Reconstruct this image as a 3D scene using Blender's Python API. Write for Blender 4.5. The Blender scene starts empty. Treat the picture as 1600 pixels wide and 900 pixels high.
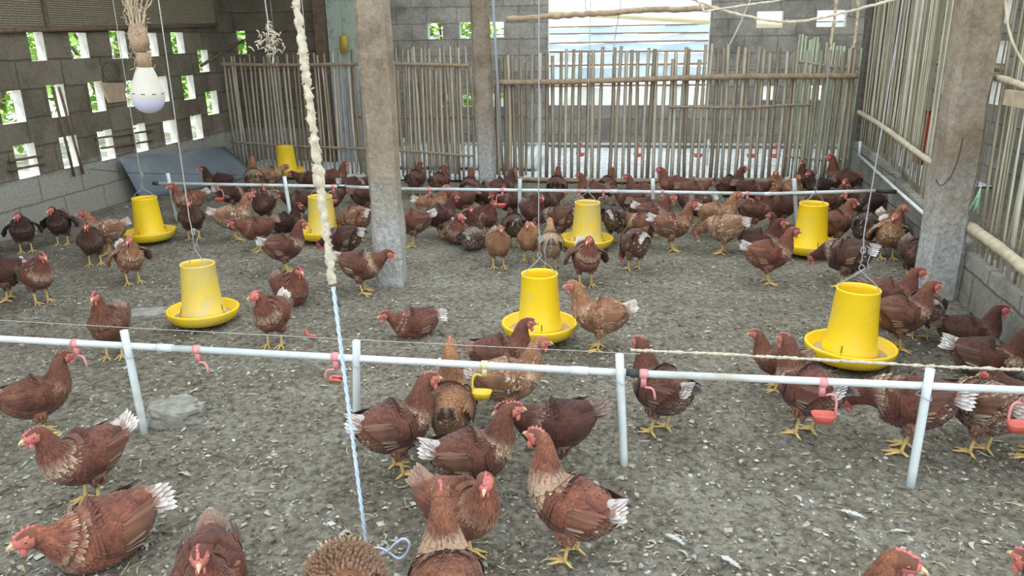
import bpy, math, random
from mathutils import Vector, Matrix, noise
C = bpy.context.scene.collection
SC = bpy.context.scene
PI = math.pi
R = math.radians
rnd = random.Random(7)

# ------------------------------------------------------------------ camera
F_PX, CAM_H = 1209.0, 1.4
TILT, ROLL, YAW = R(17.9), math.atan(50 / 3750.0), R(8.5)
FW = Vector((-math.sin(YAW) * math.cos(TILT), math.cos(YAW) * math.cos(TILT), -math.sin(TILT)))
_r = Vector((math.cos(YAW), math.sin(YAW), 0.0))
_u = _r.cross(FW)
RT = _r * math.cos(ROLL) - _u * math.sin(ROLL)
UP = _u * math.cos(ROLL) + _r * math.sin(ROLL)
EYE = Vector((0, 0, CAM_H))
cam_d = bpy.data.cameras.new('camera')
cam_d.sensor_width = 36.0
cam_d.lens = F_PX / 1600.0 * 36.0
cam_d.clip_start = 0.05
cam_d.clip_end = 200
cam = bpy.data.objects.new('camera', cam_d)
C.objects.link(cam)
M3 = Matrix((RT, UP, -FW)).transposed()
cam.matrix_world = Matrix.Translation(EYE) @ M3.to_4x4()
SC.camera = cam

# ------------------------------------------------------------------ world, sun, exposure
w = bpy.data.worlds.new('sky')
SC.world = w
w.use_nodes = True
bg = w.node_tree.nodes['Background']
bg.inputs['Color'].default_value = (0.80, 0.91, 1.0, 1)
bg.inputs['Strength'].default_value = 3.0
sd = bpy.data.lights.new('sun', 'SUN')
sd.energy = 9.0
sd.angle = R(1.0)
sd.color = (0.97, 0.97, 0.93)
sun = bpy.data.objects.new('sun', sd)
C.objects.link(sun)
sun.rotation_euler = Vector((0.30, 0.12, -0.95)).to_track_quat('-Z', 'Y').to_euler()
SC.view_settings.view_transform = 'Standard'
SC.view_settings.look = 'None'
SC.view_settings.gamma = 1
SC.view_settings.use_curve_mapping = False
SC.view_settings.exposure = -0.20
SC.cycles.max_bounces = 7
SC.cycles.diffuse_bounces = 5
SC.cycles.transparent_max_bounces = 12
SC.cycles.use_denoising = True
SC.cycles.sample_clamp_indirect = 8.0


def ray(x, y):
    return (FW + RT * ((x - 800) / F_PX) - UP * ((y - 450) / F_PX)).normalized()


def ground(x, y, z=0.0):
    d = ray(x, y)
    return EYE + d * ((z - CAM_H) / d.z)


def on_x(x, y, X):
    d = ray(x, y)
    return EYE + d * (X / d.x)


def on_y(x, y, Y):
    d = ray(x, y)
    return EYE + d * (Y / d.y)


# ------------------------------------------------------------------ materials
class NT:
    def __init__(s, name):
        s.m = bpy.data.materials.new(name)
        s.m.use_nodes = True
        s.t = s.m.node_tree
        s.b = s.t.nodes['Principled BSDF']
        s.b.inputs['Specular IOR Level'].default_value = 0.3

    def n(s, typ, **kw):
        nd = s.t.nodes.new(typ)
        for k, v in kw.items():
            if isinstance(k, str) and hasattr(nd, k):
                setattr(nd, k, v)
        return nd

    def link(s, a, b):
        s.t.links.new(a, b)

    def coord(s, which='Object', scale=None):
        tc = s.n('ShaderNodeTexCoord')
        o = tc.outputs[which]
        if scale:
            mp = s.n('ShaderNodeMapping')
            mp.inputs['Scale'].default_value = scale
            s.link(o, mp.inputs['Vector'])
            o = mp.outputs['Vector']
        return o

    def noise(s, vec, scale, detail=4, rough=0.6):
        nn = s.n('ShaderNodeTexNoise')
        nn.inputs['Scale'].default_value = scale
        nn.inputs['Detail'].default_value = detail
        nn.inputs['Roughness'].default_value = rough
        if vec is not None:
            s.link(vec, nn.inputs['Vector'])
        return nn.outputs['Fac']

    def ramp(s, fac, stops):
        r = s.n('ShaderNodeValToRGB')
        e = r.color_ramp.elements
        while len(e) < len(stops):
            e.new(0.5)
        for i, (p, c) in enumerate(stops):
            e[i].position = p
            e[i].color = (c[0], c[1], c[2], 1)
        s.link(fac, r.inputs['Fac'])
        return r.outputs['Color']

    def mix(s, fac, a, b, mode='MIX'):
        m = s.n('ShaderNodeMix')
        m.data_type = 'RGBA'
        m.blend_type = mode
        for v, i in ((fac, 0), (a, 6), (b, 7)):
            if isinstance(v, (int, float)):
                m.inputs[i].default_value = v
            elif isinstance(v, tuple):
                m.inputs[i].default_value = (v[0], v[1], v[2], 1)
            else:
                s.link(v, m.inputs[i])
        return m.outputs[2]

    def math(s, op, a, b=None):
        m = s.n('ShaderNodeMath')
        m.operation = op
        for v, i in ((a, 0), (b, 1)):
            if v is None:
                continue
            if isinstance(v, (int, float)):
                m.inputs[i].default_value = v
            else:
                s.link(v, m.inputs[i])
        return m.outputs[0]

    def color(s, c, rough=0.8):
        if isinstance(c, tuple):
            s.b.inputs['Base Color'].default_value = (c[0], c[1], c[2], 1)
        else:
            s.link(c, s.b.inputs['Base Color'])
        s.b.inputs['Roughness'].default_value = rough

    def bump(s, h, strength=0.5, dist=0.01):
        b = s.n('ShaderNodeBump')
        b.inputs['Strength'].default_value = strength
        b.inputs['Distance'].default_value = dist
        s.link(h, b.inputs['Height'])
        s.link(b.outputs['Normal'], s.b.inputs['Normal'])


MAT = {}


def simple(name, col, rough=0.6, var=0.15, scale=20, spec=0.3, dirt=None):
    t = NT(name)
    v = t.coord('Object')
    f = t.noise(v, scale)
    lo = tuple(c * (1 - var) for c in col)
    hi = tuple(min(1, c * (1 + var)) for c in col)
    c = t.ramp(f, [(0.3, lo), (0.7, hi)])
    if dirt:
        f2 = t.noise(v, scale * 0.4, 6, 0.7)
        c = t.mix(t.ramp(f2, [(0.5, (0, 0, 0)), (0.72, (1, 1, 1))]), c, dirt)
    t.color(c, rough)
    t.b.inputs['Specular IOR Level'].default_value = spec
    MAT[name] = t.m
    return t


# dirt floor
t = NT('dirt')
v = t.coord('Object')
n1 = t.noise(v, 2.6, 8, 0.68)
n2 = t.noise(v, 34, 8, 0.75)
n3 = t.noise(v, 130, 4, 0.7)
c = t.ramp(n1, [(0.35, (0.215, 0.19, 0.148)), (0.65, (0.335, 0.31, 0.255))])
c2 = t.ramp(n2, [(0.38, (0.42, 0.41, 0.39)), (0.48, (0.86, 0.86, 0.86)), (0.64, (1.22, 1.22, 1.22))])
c = t.mix(1.0, c, c2, 'MULTIPLY')
vo = t.n('ShaderNodeTexVoronoi')
vo.inputs['Scale'].default_value = 55
vo.inputs['Randomness'].default_value = 1.0
nw = t.n('ShaderNodeVectorMath')
nw.operation = 'ADD'
t.link(v, nw.inputs[0])
nz = t.n('ShaderNodeTexNoise')
nz.inputs['Scale'].default_value = 60
t.link(v, nz.inputs['Vector'])
sc_ = t.n('ShaderNodeVectorMath')
sc_.operation = 'SCALE'
sc_.inputs['Scale'].default_value = 0.02
t.link(nz.outputs['Color'], sc_.inputs[0])
t.link(sc_.outputs[0], nw.inputs[1])
t.link(nw.outputs[0], vo.inputs['Vector'])
chip = t.ramp(vo.outputs['Color'], [(0.0, (0.62, 0.60, 0.58)), (0.5, (1.0, 1.0, 1.0)), (0.8, (1.25, 1.24, 1.22))])
c = t.mix(0.85, c, t.mix(1.0, c, chip, 'MULTIPLY'))
n4 = t.noise(v, 11, 6, 0.7)
c = t.mix(t.ramp(n4, [(0.56, (0, 0, 0)), (0.70, (0.75, 0.75, 0.75))]), c, t.mix(1.0, c, (0.62, 0.52, 0.42), 'MULTIPLY'))
c = t.mix(t.ramp(n4, [(0.30, (0.5, 0.5, 0.5)), (0.44, (0, 0, 0))]), c, (0.42, 0.41, 0.38))
t.color(c, 0.95)
h = t.math('ADD', t.math('MULTIPLY', n2, 1.0), t.math('MULTIPLY', n3, 0.4))
h = t.math('ADD', h, t.math('MULTIPLY', vo.outputs['Distance'], 0.5))
t.bump(h, 0.9, 0.02)
t.b.inputs['Specular IOR Level'].default_value = 0.1
MAT['dirt'] = t.m


def block_mat(name, base, mortar, rot, bw=0.4, bh=0.2, contrast=1.0, stain=(0.07, 0.058, 0.045), low=None):
    """concrete hollow blocks; rot swaps axes so the courses run on the wall"""
    t = NT(name)
    v = t.coord('Object')
    sep = t.n('ShaderNodeSeparateXYZ')
    t.link(v, sep.inputs[0])
    com = t.n('ShaderNodeCombineXYZ')
    t.link(sep.outputs['Y' if rot else 'X'], com.inputs['X'])
    t.link(sep.outputs['Z'], com.inputs['Y'])
    br = t.n('ShaderNodeTexBrick')
    br.inputs['Scale'].default_value = 1.0
    br.inputs['Brick Width'].default_value = bw
    br.inputs['Row Height'].default_value = bh
    br.inputs['Mortar Size'].default_value = 0.008
    br.inputs['Mortar Smooth'].default_value = 0.4
    br.inputs['Color1'].default_value = tuple(x * 0.85 for x in base) + (1,)
    br.inputs['Color2'].default_value = tuple(x * 1.12 for x in base) + (1,)
    br.inputs['Mortar'].default_value = tuple(mortar) + (1,)
    nz = t.noise(v, 7, 6, 0.7)
    add = t.n('ShaderNodeVectorMath')
    add.operation = 'ADD'
    t.link(com.outputs[0], add.inputs[0])
    nc = t.n('ShaderNodeCombineXYZ')
    t.link(t.math('MULTIPLY', nz, 0.02), nc.inputs['X'])
    t.link(t.math('MULTIPLY', nz, 0.03), nc.inputs['Y'])
    t.link(nc.outputs[0], add.inputs[1])
    t.link(add.outputs[0], br.inputs['Vector'])
    n1 = t.noise(v, 3.0, 7, 0.7)
    n2 = t.noise(v, 45, 6, 0.7)
    c = t.mix(t.ramp(n1, [(0.45, (0, 0, 0)), (0.75, (0.75 * contrast,) * 3)]), br.outputs['Color'], stain)
    if low:
        mr = t.n('ShaderNodeMapRange')
        mr.inputs['From Min'].default_value = 0.46
        mr.inputs['From Max'].default_value = 0.38
        t.link(t.math('ADD', sep.outputs['Z'], t.math('MULTIPLY', t.math('SUBTRACT', n1, 0.5), 0.25)), mr.inputs['Value'])
        lowc = t.mix(1.0, low, t.mix(t.math('MULTIPLY', br.outputs['Fac'], 0.5), (1, 1, 1), (0.4, 0.38, 0.35)), 'MULTIPLY')
        c = t.mix(mr.outputs[0], c, lowc)
    c = t.mix(1.0, c, t.ramp(n2, [(0.3, (0.72, 0.72, 0.72)), (0.7, (1.22, 1.22, 1.2))]), 'MULTIPLY')
    t.color(c, 0.95)
    hh = t.math('ADD', t.math('MULTIPLY', n2, 0.5), t.math('MULTIPLY', t.math('SUBTRACT', 1.0, br.outputs['Fac']), 0.9))
    t.bump(hh, 0.8, 0.012)
    t.b.inputs['Specular IOR Level'].default_value = 0.1
    MAT[name] = t.m


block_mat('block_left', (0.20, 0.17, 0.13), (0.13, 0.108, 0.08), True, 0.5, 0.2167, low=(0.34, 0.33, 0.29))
block_mat('block_back', (0.31, 0.285, 0.25), (0.23, 0.21, 0.18), False)
block_mat('block_low', (0.30, 0.285, 0.25), (0.17, 0.16, 0.14), True)

# aged concrete column
t = NT('column_concrete')
v = t.coord('Object')
n1 = t.noise(v, 4, 7, 0.7)
n2 = t.noise(v, 40, 6, 0.7)
c = t.ramp(n1, [(0.35, (0.19, 0.135, 0.09)), (0.5, (0.31, 0.245, 0.18)), (0.7, (0.42, 0.36, 0.29))])
sep = t.n('ShaderNodeSeparateXYZ')
t.link(v, sep.inputs[0])
lowmask = t.n('ShaderNodeMapRange')
lowmask.inputs['From Min'].default_value = 0.75
lowmask.inputs['From Max'].default_value = 0.25
t.link(t.math('ADD', sep.outputs['Z'], t.math('MULTIPLY', t.math('SUBTRACT', n1, 0.5), 1.2)), lowmask.inputs['Value'])
c = t.mix(lowmask.outputs[0], c, t.ramp(n2, [(0.3, (0.36, 0.35, 0.33)), (0.7, (0.54, 0.54, 0.52))]))
c = t.mix(1.0, c, t.ramp(n2, [(0.3, (0.75, 0.75, 0.75)), (0.65, (1.15, 1.15, 1.15))]), 'MULTIPLY')
t.color(c, 0.95)
t.bump(t.math('ADD', n2, t.math('MULTIPLY', n1, 2.0)), 0.7, 0.02)
MAT['column'] = t.m

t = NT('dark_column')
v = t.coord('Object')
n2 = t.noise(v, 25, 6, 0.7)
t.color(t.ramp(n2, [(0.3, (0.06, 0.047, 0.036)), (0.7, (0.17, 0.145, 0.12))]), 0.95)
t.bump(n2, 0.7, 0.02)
MAT['dark_column'] = t.m

# mottled, painted wall section
t = NT('painted_wall')
v = t.coord('Object')
n1 = t.noise(v, 9, 7, 0.75)
sep = t.n('ShaderNodeSeparateXYZ')
t.link(v, sep.inputs[0])
base = t.ramp(t.math('MULTIPLY', sep.outputs['Z'], 0.5), [(0.0, (0.42, 0.50, 0.62)), (0.5, (0.44, 0.52, 0.60)), (0.56, (0.40, 0.47, 0.40)), (0.95, (0.38, 0.45, 0.38))])
c = t.mix(t.ramp(n1, [(0.52, (0, 0, 0)), (0.68, (0.8, 0.8, 0.8))]), base, (0.16, 0.15, 0.12))
t.color(c, 0.9)
MAT['painted_wall'] = t.m


def attr_mat(name, stops, rough=0.8, noise_scale=(60, 60, 6), amt=(0.7, 1.25), spec=0.2):
    """colour picked by the random number stored with every strip, plus streaks"""
    t = NT(name)
    a = t.n('ShaderNodeAttribute')
    a.attribute_name = 'rn'
    sep = t.n('ShaderNodeSeparateColor')
    t.link(a.outputs['Color'], sep.inputs[0])
    c = t.ramp(sep.outputs[0], stops)
    v = t.coord('Object', noise_scale)
    f = t.noise(v, 1.0, 5, 0.7)
    c = t.mix(1.0, c, t.ramp(f, [(0.3, (amt[0],) * 3), (0.7, (amt[1],) * 3)]), 'MULTIPLY')
    t.color(c, rough)
    t.b.inputs['Specular IOR Level'].default_value = spec
    MAT[name] = t.m
    return t


attr_mat('bamboo_slat', [(0.0, (0.26, 0.205, 0.145)), (0.35, (0.37, 0.305, 0.23)), (0.7, (0.47, 0.40, 0.31)), (1.0, (0.56, 0.50, 0.41))])
attr_mat('bamboo_pale', [(0.0, (0.26, 0.22, 0.14)), (0.4, (0.42, 0.38, 0.27)), (0.8, (0.56, 0.52, 0.40)), (1.0, (0.66, 0.63, 0.52))])
attr_mat('bamboo_green', [(0.0, (0.42, 0.46, 0.30)), (0.5, (0.56, 0.62, 0.44)), (1.0, (0.66, 0.72, 0.55))])
simple('bamboo_pole', (0.34, 0.25, 0.165), 0.7, 0.3, 25)
simple('bamboo_light_pole', (0.50, 0.43, 0.31), 0.7, 0.25, 18)
attr_mat('litter_chip', [(0.0, (0.09, 0.07, 0.05)), (0.3, (0.20, 0.165, 0.12)), (0.6, (0.34, 0.30, 0.235)), (0.9, (0.47, 0.44, 0.38)), (1.0, (0.58, 0.56, 0.53))], 0.95)
attr_mat('straw', [(0.0, (0.30, 0.23, 0.12)), (1.0, (0.58, 0.49, 0.32))], 0.8)
attr_mat('leaf_green', [(0.0, (0.10, 0.25, 0.03)), (0.5, (0.28, 0.50, 0.08)), (1.0, (0.50, 0.68, 0.22))], 0.6)
simple('down_white', (0.50, 0.49, 0.47), 0.9, 0.1, 50)
simple('pvc_white', (0.64, 0.69, 0.69), 0.35, 0.06, 9, 0.5, dirt=(0.46, 0.43, 0.36))
simple('pvc_black', (0.04, 0.045, 0.05), 0.5)
simple('drinker_pink', (0.70, 0.27, 0.27), 0.4, 0.12, 30, 0.5)
simple('drinker_red', (0.66, 0.13, 0.10), 0.35, 0.12, 30, 0.5)
simple('drinker_yellow', (0.85, 0.58, 0.04), 0.35, 0.1, 30, 0.5)
simple('drinker_cream', (0.72, 0.62, 0.36), 0.4, 0.1, 30, 0.5)
simple('rope_dusty', (0.50, 0.44, 0.34), 0.95, 0.25, 60)
simple('rope_blue', (0.50, 0.60, 0.74), 0.7, 0.15, 90)
simple('string_grey', (0.42, 0.40, 0.36), 0.8, 0.2, 40)
simple('wire_dark', (0.05, 0.05, 0.055), 0.5)
simple('wire_galv', (0.36, 0.38, 0.42), 0.4, 0.1)
simple('mortar_daylit', (0.55, 0.54, 0.50), 0.95, 0.15, 20)  # mortar lining the openings, daylight on the reveals put into its paler colour
simple('cobweb', (0.42, 0.33, 0.23), 0.95, 0.35, 50)
simple('bulb_white', (0.50, 0.46, 0.40), 0.45, 0.05)
simple('slot_dark', (0.06, 0.05, 0.05), 0.6)
simple('socket_brown', (0.30, 0.20, 0.13), 0.8, 0.35, 40)
simple('wood_dark', (0.16, 0.11, 0.075), 0.85, 0.3, 20)
simple('wood_board', (0.42, 0.33, 0.23), 0.85, 0.2, 15)
simple('stone_grey', (0.27, 0.26, 0.225), 0.95, 0.35, 22)
simple('stone_tan', (0.33, 0.28, 0.21), 0.95, 0.25, 14)
simple('cloth_red', (0.38, 0.06, 0.05), 0.9, 0.3, 10)
simple('string_green', (0.38, 0.62, 0.42), 0.8, 0.2, 60)
simple('clay_tan', (0.42, 0.31, 0.21), 0.8, 0.15, 12)
simple('roof_metal', (0.30, 0.29, 0.28), 0.6, 0.2, 4)
simple('tarp_white', (0.62, 0.66, 0.67), 0.6, 0.06, 3)
simple('tarp_cream', (0.40, 0.35, 0.22), 0.7, 0.08, 3)
simple('tarp_blue', (0.46, 0.56, 0.62), 0.6, 0.06, 3)
simple('paint_red', (0.45, 0.05, 0.07), 0.6, 0.2, 6)
simple('soil_pale', (0.55, 0.52, 0.45), 0.95, 0.2, 5)
simple('pen_floor', (0.66, 0.68, 0.70), 0.95, 0.4, 24)
simple('yellow_tin', (0.40, 0.28, 0.04), 0.6, 0.2, 20)
t = simple('bulb_diffuser', (0.46, 0.44, 0.56), 0.3, 0.02)
t = simple('sheet_metal', (0.17, 0.20, 0.235), 0.42, 0.15, 2.2, 0.4, dirt=(0.30, 0.29, 0.27))
# yellow feeder plastic, two ages, with a coat of dust that lies in blotches
for nm, dcol, lo, hi in (('feeder_yellow', (0.62, 0.50, 0.16), 0.50, 0.80), ('feeder_dusty', (0.60, 0.52, 0.26), 0.34, 0.62)):
    t = NT(nm)
    v = t.coord('Object')
    f = t.noise(v, 9, 6, 0.75)
    m = t.ramp(f, [(lo, (0, 0, 0)), (hi, (0.85, 0.85, 0.85))])
    t.color(t.mix(m, (0.90, 0.60, 0.012), dcol), 0.42)
    t.b.inputs['Specular IOR Level'].default_value = 0.45
    MAT[nm] = t.m
simple('feed', (0.42, 0.32, 0.19), 0.95, 0.35, 90)

# milky fibreglass roofing that lets daylight through
m_ = bpy.data.materials.new('fibreglass')
m_.use_nodes = True
nt_ = m_.node_tree
nt_.nodes.clear()
o_ = nt_.nodes.new('ShaderNodeOutputMaterial')
mx_ = nt_.nodes.new('ShaderNodeMixShader')
tr_ = nt_.nodes.new('ShaderNodeBsdfTranslucent')
tr_.inputs['Color'].default_value = (0.64, 0.665, 0.67, 1)
df_ = nt_.nodes.new('ShaderNodeBsdfDiffuse')
df_.inputs['Color'].default_value = (0.8, 0.8, 0.78, 1)
mx_.inputs[0].default_value = 0.25
nt_.links.new(tr_.outputs[0], mx_.inputs[1])
nt_.links.new(df_.outputs[0], mx_.inputs[2])
nt_.links.new(mx_.outputs[0], o_.inputs[0])
MAT['fibreglass'] = m_

# woven bamboo mat
t = NT('woven_mat')
v = t.coord('Object', (1, 60, 90))
ch = t.n('ShaderNodeTexNoise')
ch.inputs['Scale'].default_value = 1.0
t.link(v, ch.inputs['Vector'])
wv = t.n('ShaderNodeTexWave')
wv.bands_direction = 'Z'
wv.inputs['Scale'].default_value = 18
wv.inputs['Distortion'].default_value = 1.5
t.link(t.coord('Object', (1, 1, 1)), wv.inputs['Vector'])
c = t.ramp(wv.outputs['Fac'], [(0.1, (0.13, 0.105, 0.07)), (0.6, (0.33, 0.285, 0.20))])
c = t.mix(1.0, c, t.ramp(ch.outputs['Fac'], [(0.3, (0.6, 0.6, 0.6)), (0.7, (1.3, 1.3, 1.3))]), 'MULTIPLY')
t.color(c, 0.9)
t.bump(wv.outputs['Fac'], 0.6, 0.01)
MAT['woven_mat'] = t.m

# hen plumage: object colour is the bird's own brown; vertex data: r shade of the feather, g hackle cream, b white
t = NT('plumage')
oi = t.n('ShaderNodeObjectInfo')
a = t.n('ShaderNodeAttribute')
a.attribute_name = 'fc'
sep = t.n('ShaderNodeSeparateColor')
t.link(a.outputs['Color'], sep.inputs[0])
sh = t.ramp(sep.outputs[0], [(0.0, (0.34, 0.31, 0.36)), (0.5, (1.0, 1.0, 1.0)), (1.0, (1.9, 1.85, 1.75))])
c = t.mix(1.0, oi.outputs['Color'], sh, 'MULTIPLY')
hue = t.noise(t.coord('Object'), 14, 3, 0.6)
c = t.mix(1.0, c, t.ramp(hue, [(0.35, (0.72, 0.70, 0.76)), (0.65, (1.30, 1.26, 1.15))]), 'MULTIPLY')
c = t.mix(sep.outputs[1], c, (0.66, 0.51, 0.35))
c = t.mix(sep.outputs[2], c, (0.74, 0.72, 0.70))
t.color(c, 0.72)
t.b.inputs['Specular IOR Level'].default_value = 0.25
t.b.inputs['Sheen Weight'].default_value = 0.12
MAT['plumage'] = t.m
simple('face_red', (0.50, 0.155, 0.13), 0.6, 0.25, 90, 0.3)
simple('comb_red', (0.60, 0.175, 0.16), 0.55, 0.2, 60, 0.3)
simple('leg_yellow', (0.66, 0.46, 0.17), 0.6, 0.2, 60)
simple('beak_horn', (0.62, 0.45, 0.26), 0.45, 0.2, 80)
simple('eye_orange', (0.40, 0.14, 0.03), 0.15, 0.1, 80, 0.6)
simple('eye_black', (0.01, 0.01, 0.01), 0.1, 0.0, 80, 0.6)


# ------------------------------------------------------------------ mesh helpers
class MB:
    def __init__(s):
        s.v, s.f, s.m, s.c = [], [], [], []
        s.mats = []
        s.cur = 0
        s.col = (0.5, 0, 0, 1)
        s.any = False

    def mat(s, name):
        if name not in s.mats:
            s.mats.append(name)
        s.cur = s.mats.index(name)
        return s

    def vert(s, p, col=None):
        s.v.append((p[0], p[1], p[2]))
        s.c.append(col or s.col)
        return len(s.v) - 1

    def face(s, idx):
        s.f.append(tuple(idx))
        s.m.append(s.cur)

    def box(s, lo, hi, rot=None, org=None):
        x0, y0, z0 = lo
        x1, y1, z1 = hi
        P = [Vector(p) for p in ((x0, y0, z0), (x1, y0, z0), (x1, y1, z0), (x0, y1, z0), (x0, y0, z1), (x1, y0, z1), (x1, y1, z1), (x0, y1, z1))]
        if rot is not None:
            P = [rot @ p for p in P]
        if org is not None:
            P = [p + Vector(org) for p in P]
        i = [s.vert(p) for p in P]
        for q in ((0, 3, 2, 1), (4, 5, 6, 7), (0, 1, 5, 4), (1, 2, 6, 5), (2, 3, 7, 6), (3, 0, 4, 7)):
            s.face([i[k] for k in q])

    def tube(s, pts, rad, n=8, cap=True, flat=None):
        pts = [Vector(p) for p in pts]
        if not isinstance(rad, (list, tuple)):
            rad = [rad] * len(pts)
        T = []
        for i in range(len(pts)):
            a = pts[max(0, i - 1)]
            b = pts[min(len(pts) - 1, i + 1)]
            d = (b - a)
            T.append(d.normalized() if d.length > 1e-9 else Vector((0, 0, 1)))
        ref = Vector((0, 0, 1)) if abs(T[0].z) < 0.9 else Vector((1, 0, 0))
        side = T[0].cross(ref).normalized()
        rings = []
        for i, p in enumerate(pts):
            side = (side - T[i] * side.dot(T[i])).normalized()
            up = side.cross(T[i])
            ring = []
            for k in range(n):
                a = 2 * PI * k / n
                fl = flat if flat else 1.0
                ring.append(s.vert(p + side * (math.cos(a) * rad[i]) + up * (math.sin(a) * rad[i] * fl)))
            rings.append(ring)
        for a, b in zip(rings, rings[1:]):
            for k in range(n):
                s.face((a[k], a[(k + 1) % n], b[(k + 1) % n], b[k]))
        if cap:
            s.face(rings[0][::-1])
            s.face(rings[-1])
        return rings

    def lathe(s, prof, n=32, org=(0, 0, 0)):
        """prof: list of (r, z); r may be zero at the ends"""
        o = Vector(org)
        rings = []
        for r, z in prof:
            if r < 1e-6:
                rings.append([s.vert(o + Vector((0, 0, z)))])
            else:
                rings.append([s.vert(o + Vector((r * math.cos(2 * PI * k / n), r * math.sin(2 * PI * k / n), z))) for k in range(n)])
        for a, b in zip(rings, rings[1:]):
            for k in range(n):
                k2 = (k + 1) % n
                if len(a) == 1 and len(b) == 1:
                    continue
                if len(a) == 1:
                    s.face((a[0], b[k2], b[k]))
                elif len(b) == 1:
                    s.face((a[k], a[k2], b[0]))
                else:
                    s.face((a[k], a[k2], b[k2], b[k]))

    def ball(s, c, r, n=8, m=6, sc=(1, 1, 1), rot=None):
        c = Vector(c)
        rings = []
        for j in range(m + 1):
            ph = PI * j / m
            ring = []
            for k in range(n if 0 < j < m else 1):
                a = 2 * PI * k / n
                p = Vector((math.sin(ph) * math.cos(a) * r * sc[0], math.sin(ph) * math.sin(a) * r * sc[1], math.cos(ph) * r * sc[2]))
                if rot is not None:
                    p = rot @ p
                ring.append(s.vert(c + p))
            rings.append(ring)
        for a, b in zip(rings, rings[1:]):
            for k in range(n):
                k2 = (k + 1) % n
                if len(a) == 1:
                    s.face((a[0], b[k], b[k2]))
                elif len(b) == 1:
                    s.face((a[k], b[0], a[k2]))
                else:
                    s.face((a[k], b[k], b[k2], a[k2]))

    def mesh(s, name, smooth=True, attr=None):
        me = bpy.data.meshes.new(name)
        me.from_pydata(s.v, [], s.f)
        for m in s.mats:
            me.materials.append(MAT[m])
        me.polygons.foreach_set('material_index', s.m)
        me.polygons.foreach_set('use_smooth', [smooth] * len(s.f))
        if attr:
            ca = me.color_attributes.new(attr, 'FLOAT_COLOR', 'POINT')
            flat = [x for c in s.c for x in c]
            ca.data.foreach_set('color', flat)
        me.update()
        return me

    def build(s, name, parent=None, smooth=True, attr=None, loc=None):
        me = s.mesh(name, smooth, attr)
        o = bpy.data.objects.new(name, me)
        C.objects.link(o)
        if parent is not None:
            o.parent = parent
        if loc is not None:
            o.location = loc
        return o


def empty(name, loc=(0, 0, 0), rz=0.0):
    o = bpy.data.objects.new(name, None)
    C.objects.link(o)
    o.location = loc
    o.rotation_euler = (0, 0, rz)
    o.empty_display_size = 0.1
    return o


def tag(o, label=None, cat=None, group=None, kind=None):
    for k, v_ in (('label', label), ('category', cat), ('group', group), ('kind', kind)):
        if v_:
            o[k] = v_
    return o


def smoothstep(a, b, x):
    t_ = max(0.0, min(1.0, (x - a) / (b - a)))
    return t_ * t_ * (3 - 2 * t_)


def bez(p0, p1, p2, p3, n):
    out = []
    for i in range(n + 1):
        t_ = i / n
        a = 1 - t_
        out.append(Vector(p0) * a ** 3 + Vector(p1) * 3 * a * a * t_ + Vector(p2) * 3 * a * t_ * t_ + Vector(p3) * t_ ** 3)
    return out


# ------------------------------------------------------------------ ground of the pen
PITS = [(ground(640, 512), 0.16, 0.035)]


def gz(x, y):
    h_ = 0.012 * noise.noise(Vector((x * 1.7, y * 1.7, 3))) + 0.006 * noise.noise(Vector((x * 7, y * 7, 9)))
    for c_, r_, d_ in PITS:
        q = ((x - c_.x) ** 2 + (y - c_.y) ** 2) ** 0.5
        h_ -= d_ * (1 - smoothstep(0.2 * r_, 1.0 * r_, q))
        h_ += 0.012 * math.exp(-((q - 1.15 * r_) / (0.25 * r_)) ** 2)
    return h_


mb = MB().mat('dirt')


def grid(mb, xs, ys, zf):
    idx = {}
    for i, x in enumerate(xs):
        for j, y in enumerate(ys):
            idx[i, j] = mb.vert((x, y, zf(x, y)))
    for i in range(len(xs) - 1):
        for j in range(len(ys) - 1):
            mb.face((idx[i, j], idx[i + 1, j], idx[i + 1, j + 1], idx[i, j + 1]))


def frange(a, b, st):
    n = max(1, int(round((b - a) / st)))
    return [a + (b - a) * i / n for i in range(n + 1)]


ys = frange(-2.0, 1.2, 0.1) + frange(1.2, 4.0, 0.035)[1:] + frange(4.0, 10.4, 0.09)[1:]
xs = frange(-4.75, 4.6, 0.05)


def fine(x, y):
    a_ = gz(x, y)
    if y < 5:
        a_ += 0.006 * noise.noise(Vector((x * 22, y * 22, 1))) + 0.004 * noise.noise(Vector((x * 48, y * 48, 5)))
    return a_


grid(mb, xs, ys, fine)
floor = mb.build('floor')
tag(floor, 'dry grey-brown dirt floor of the chicken pen covered in litter', 'ground', kind='structure')

# outside ground
mb = MB().mat('soil_pale')
grid(mb, frange(-30, 30, 3), frange(-12, 45, 3), lambda x, y: -0.08)
o = mb.build('ground_outside')
tag(o, 'pale sunlit soil outside the barn', 'ground', kind='structure')
# brighter floor of the pen behind the fence
mb = MB().mat('pen_floor')
grid(mb, frange(-4.4, 4.4, 0.06), frange(7.75, 10.28, 0.06), lambda x, y: 0.018 + 0.012 * noise.noise(Vector((x * 9, y * 9, 2))))
o = mb.build('floor_second_pen')
tag(o, 'pale grey litter floor of the pen behind the bamboo fence', 'ground', kind='structure')


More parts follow.
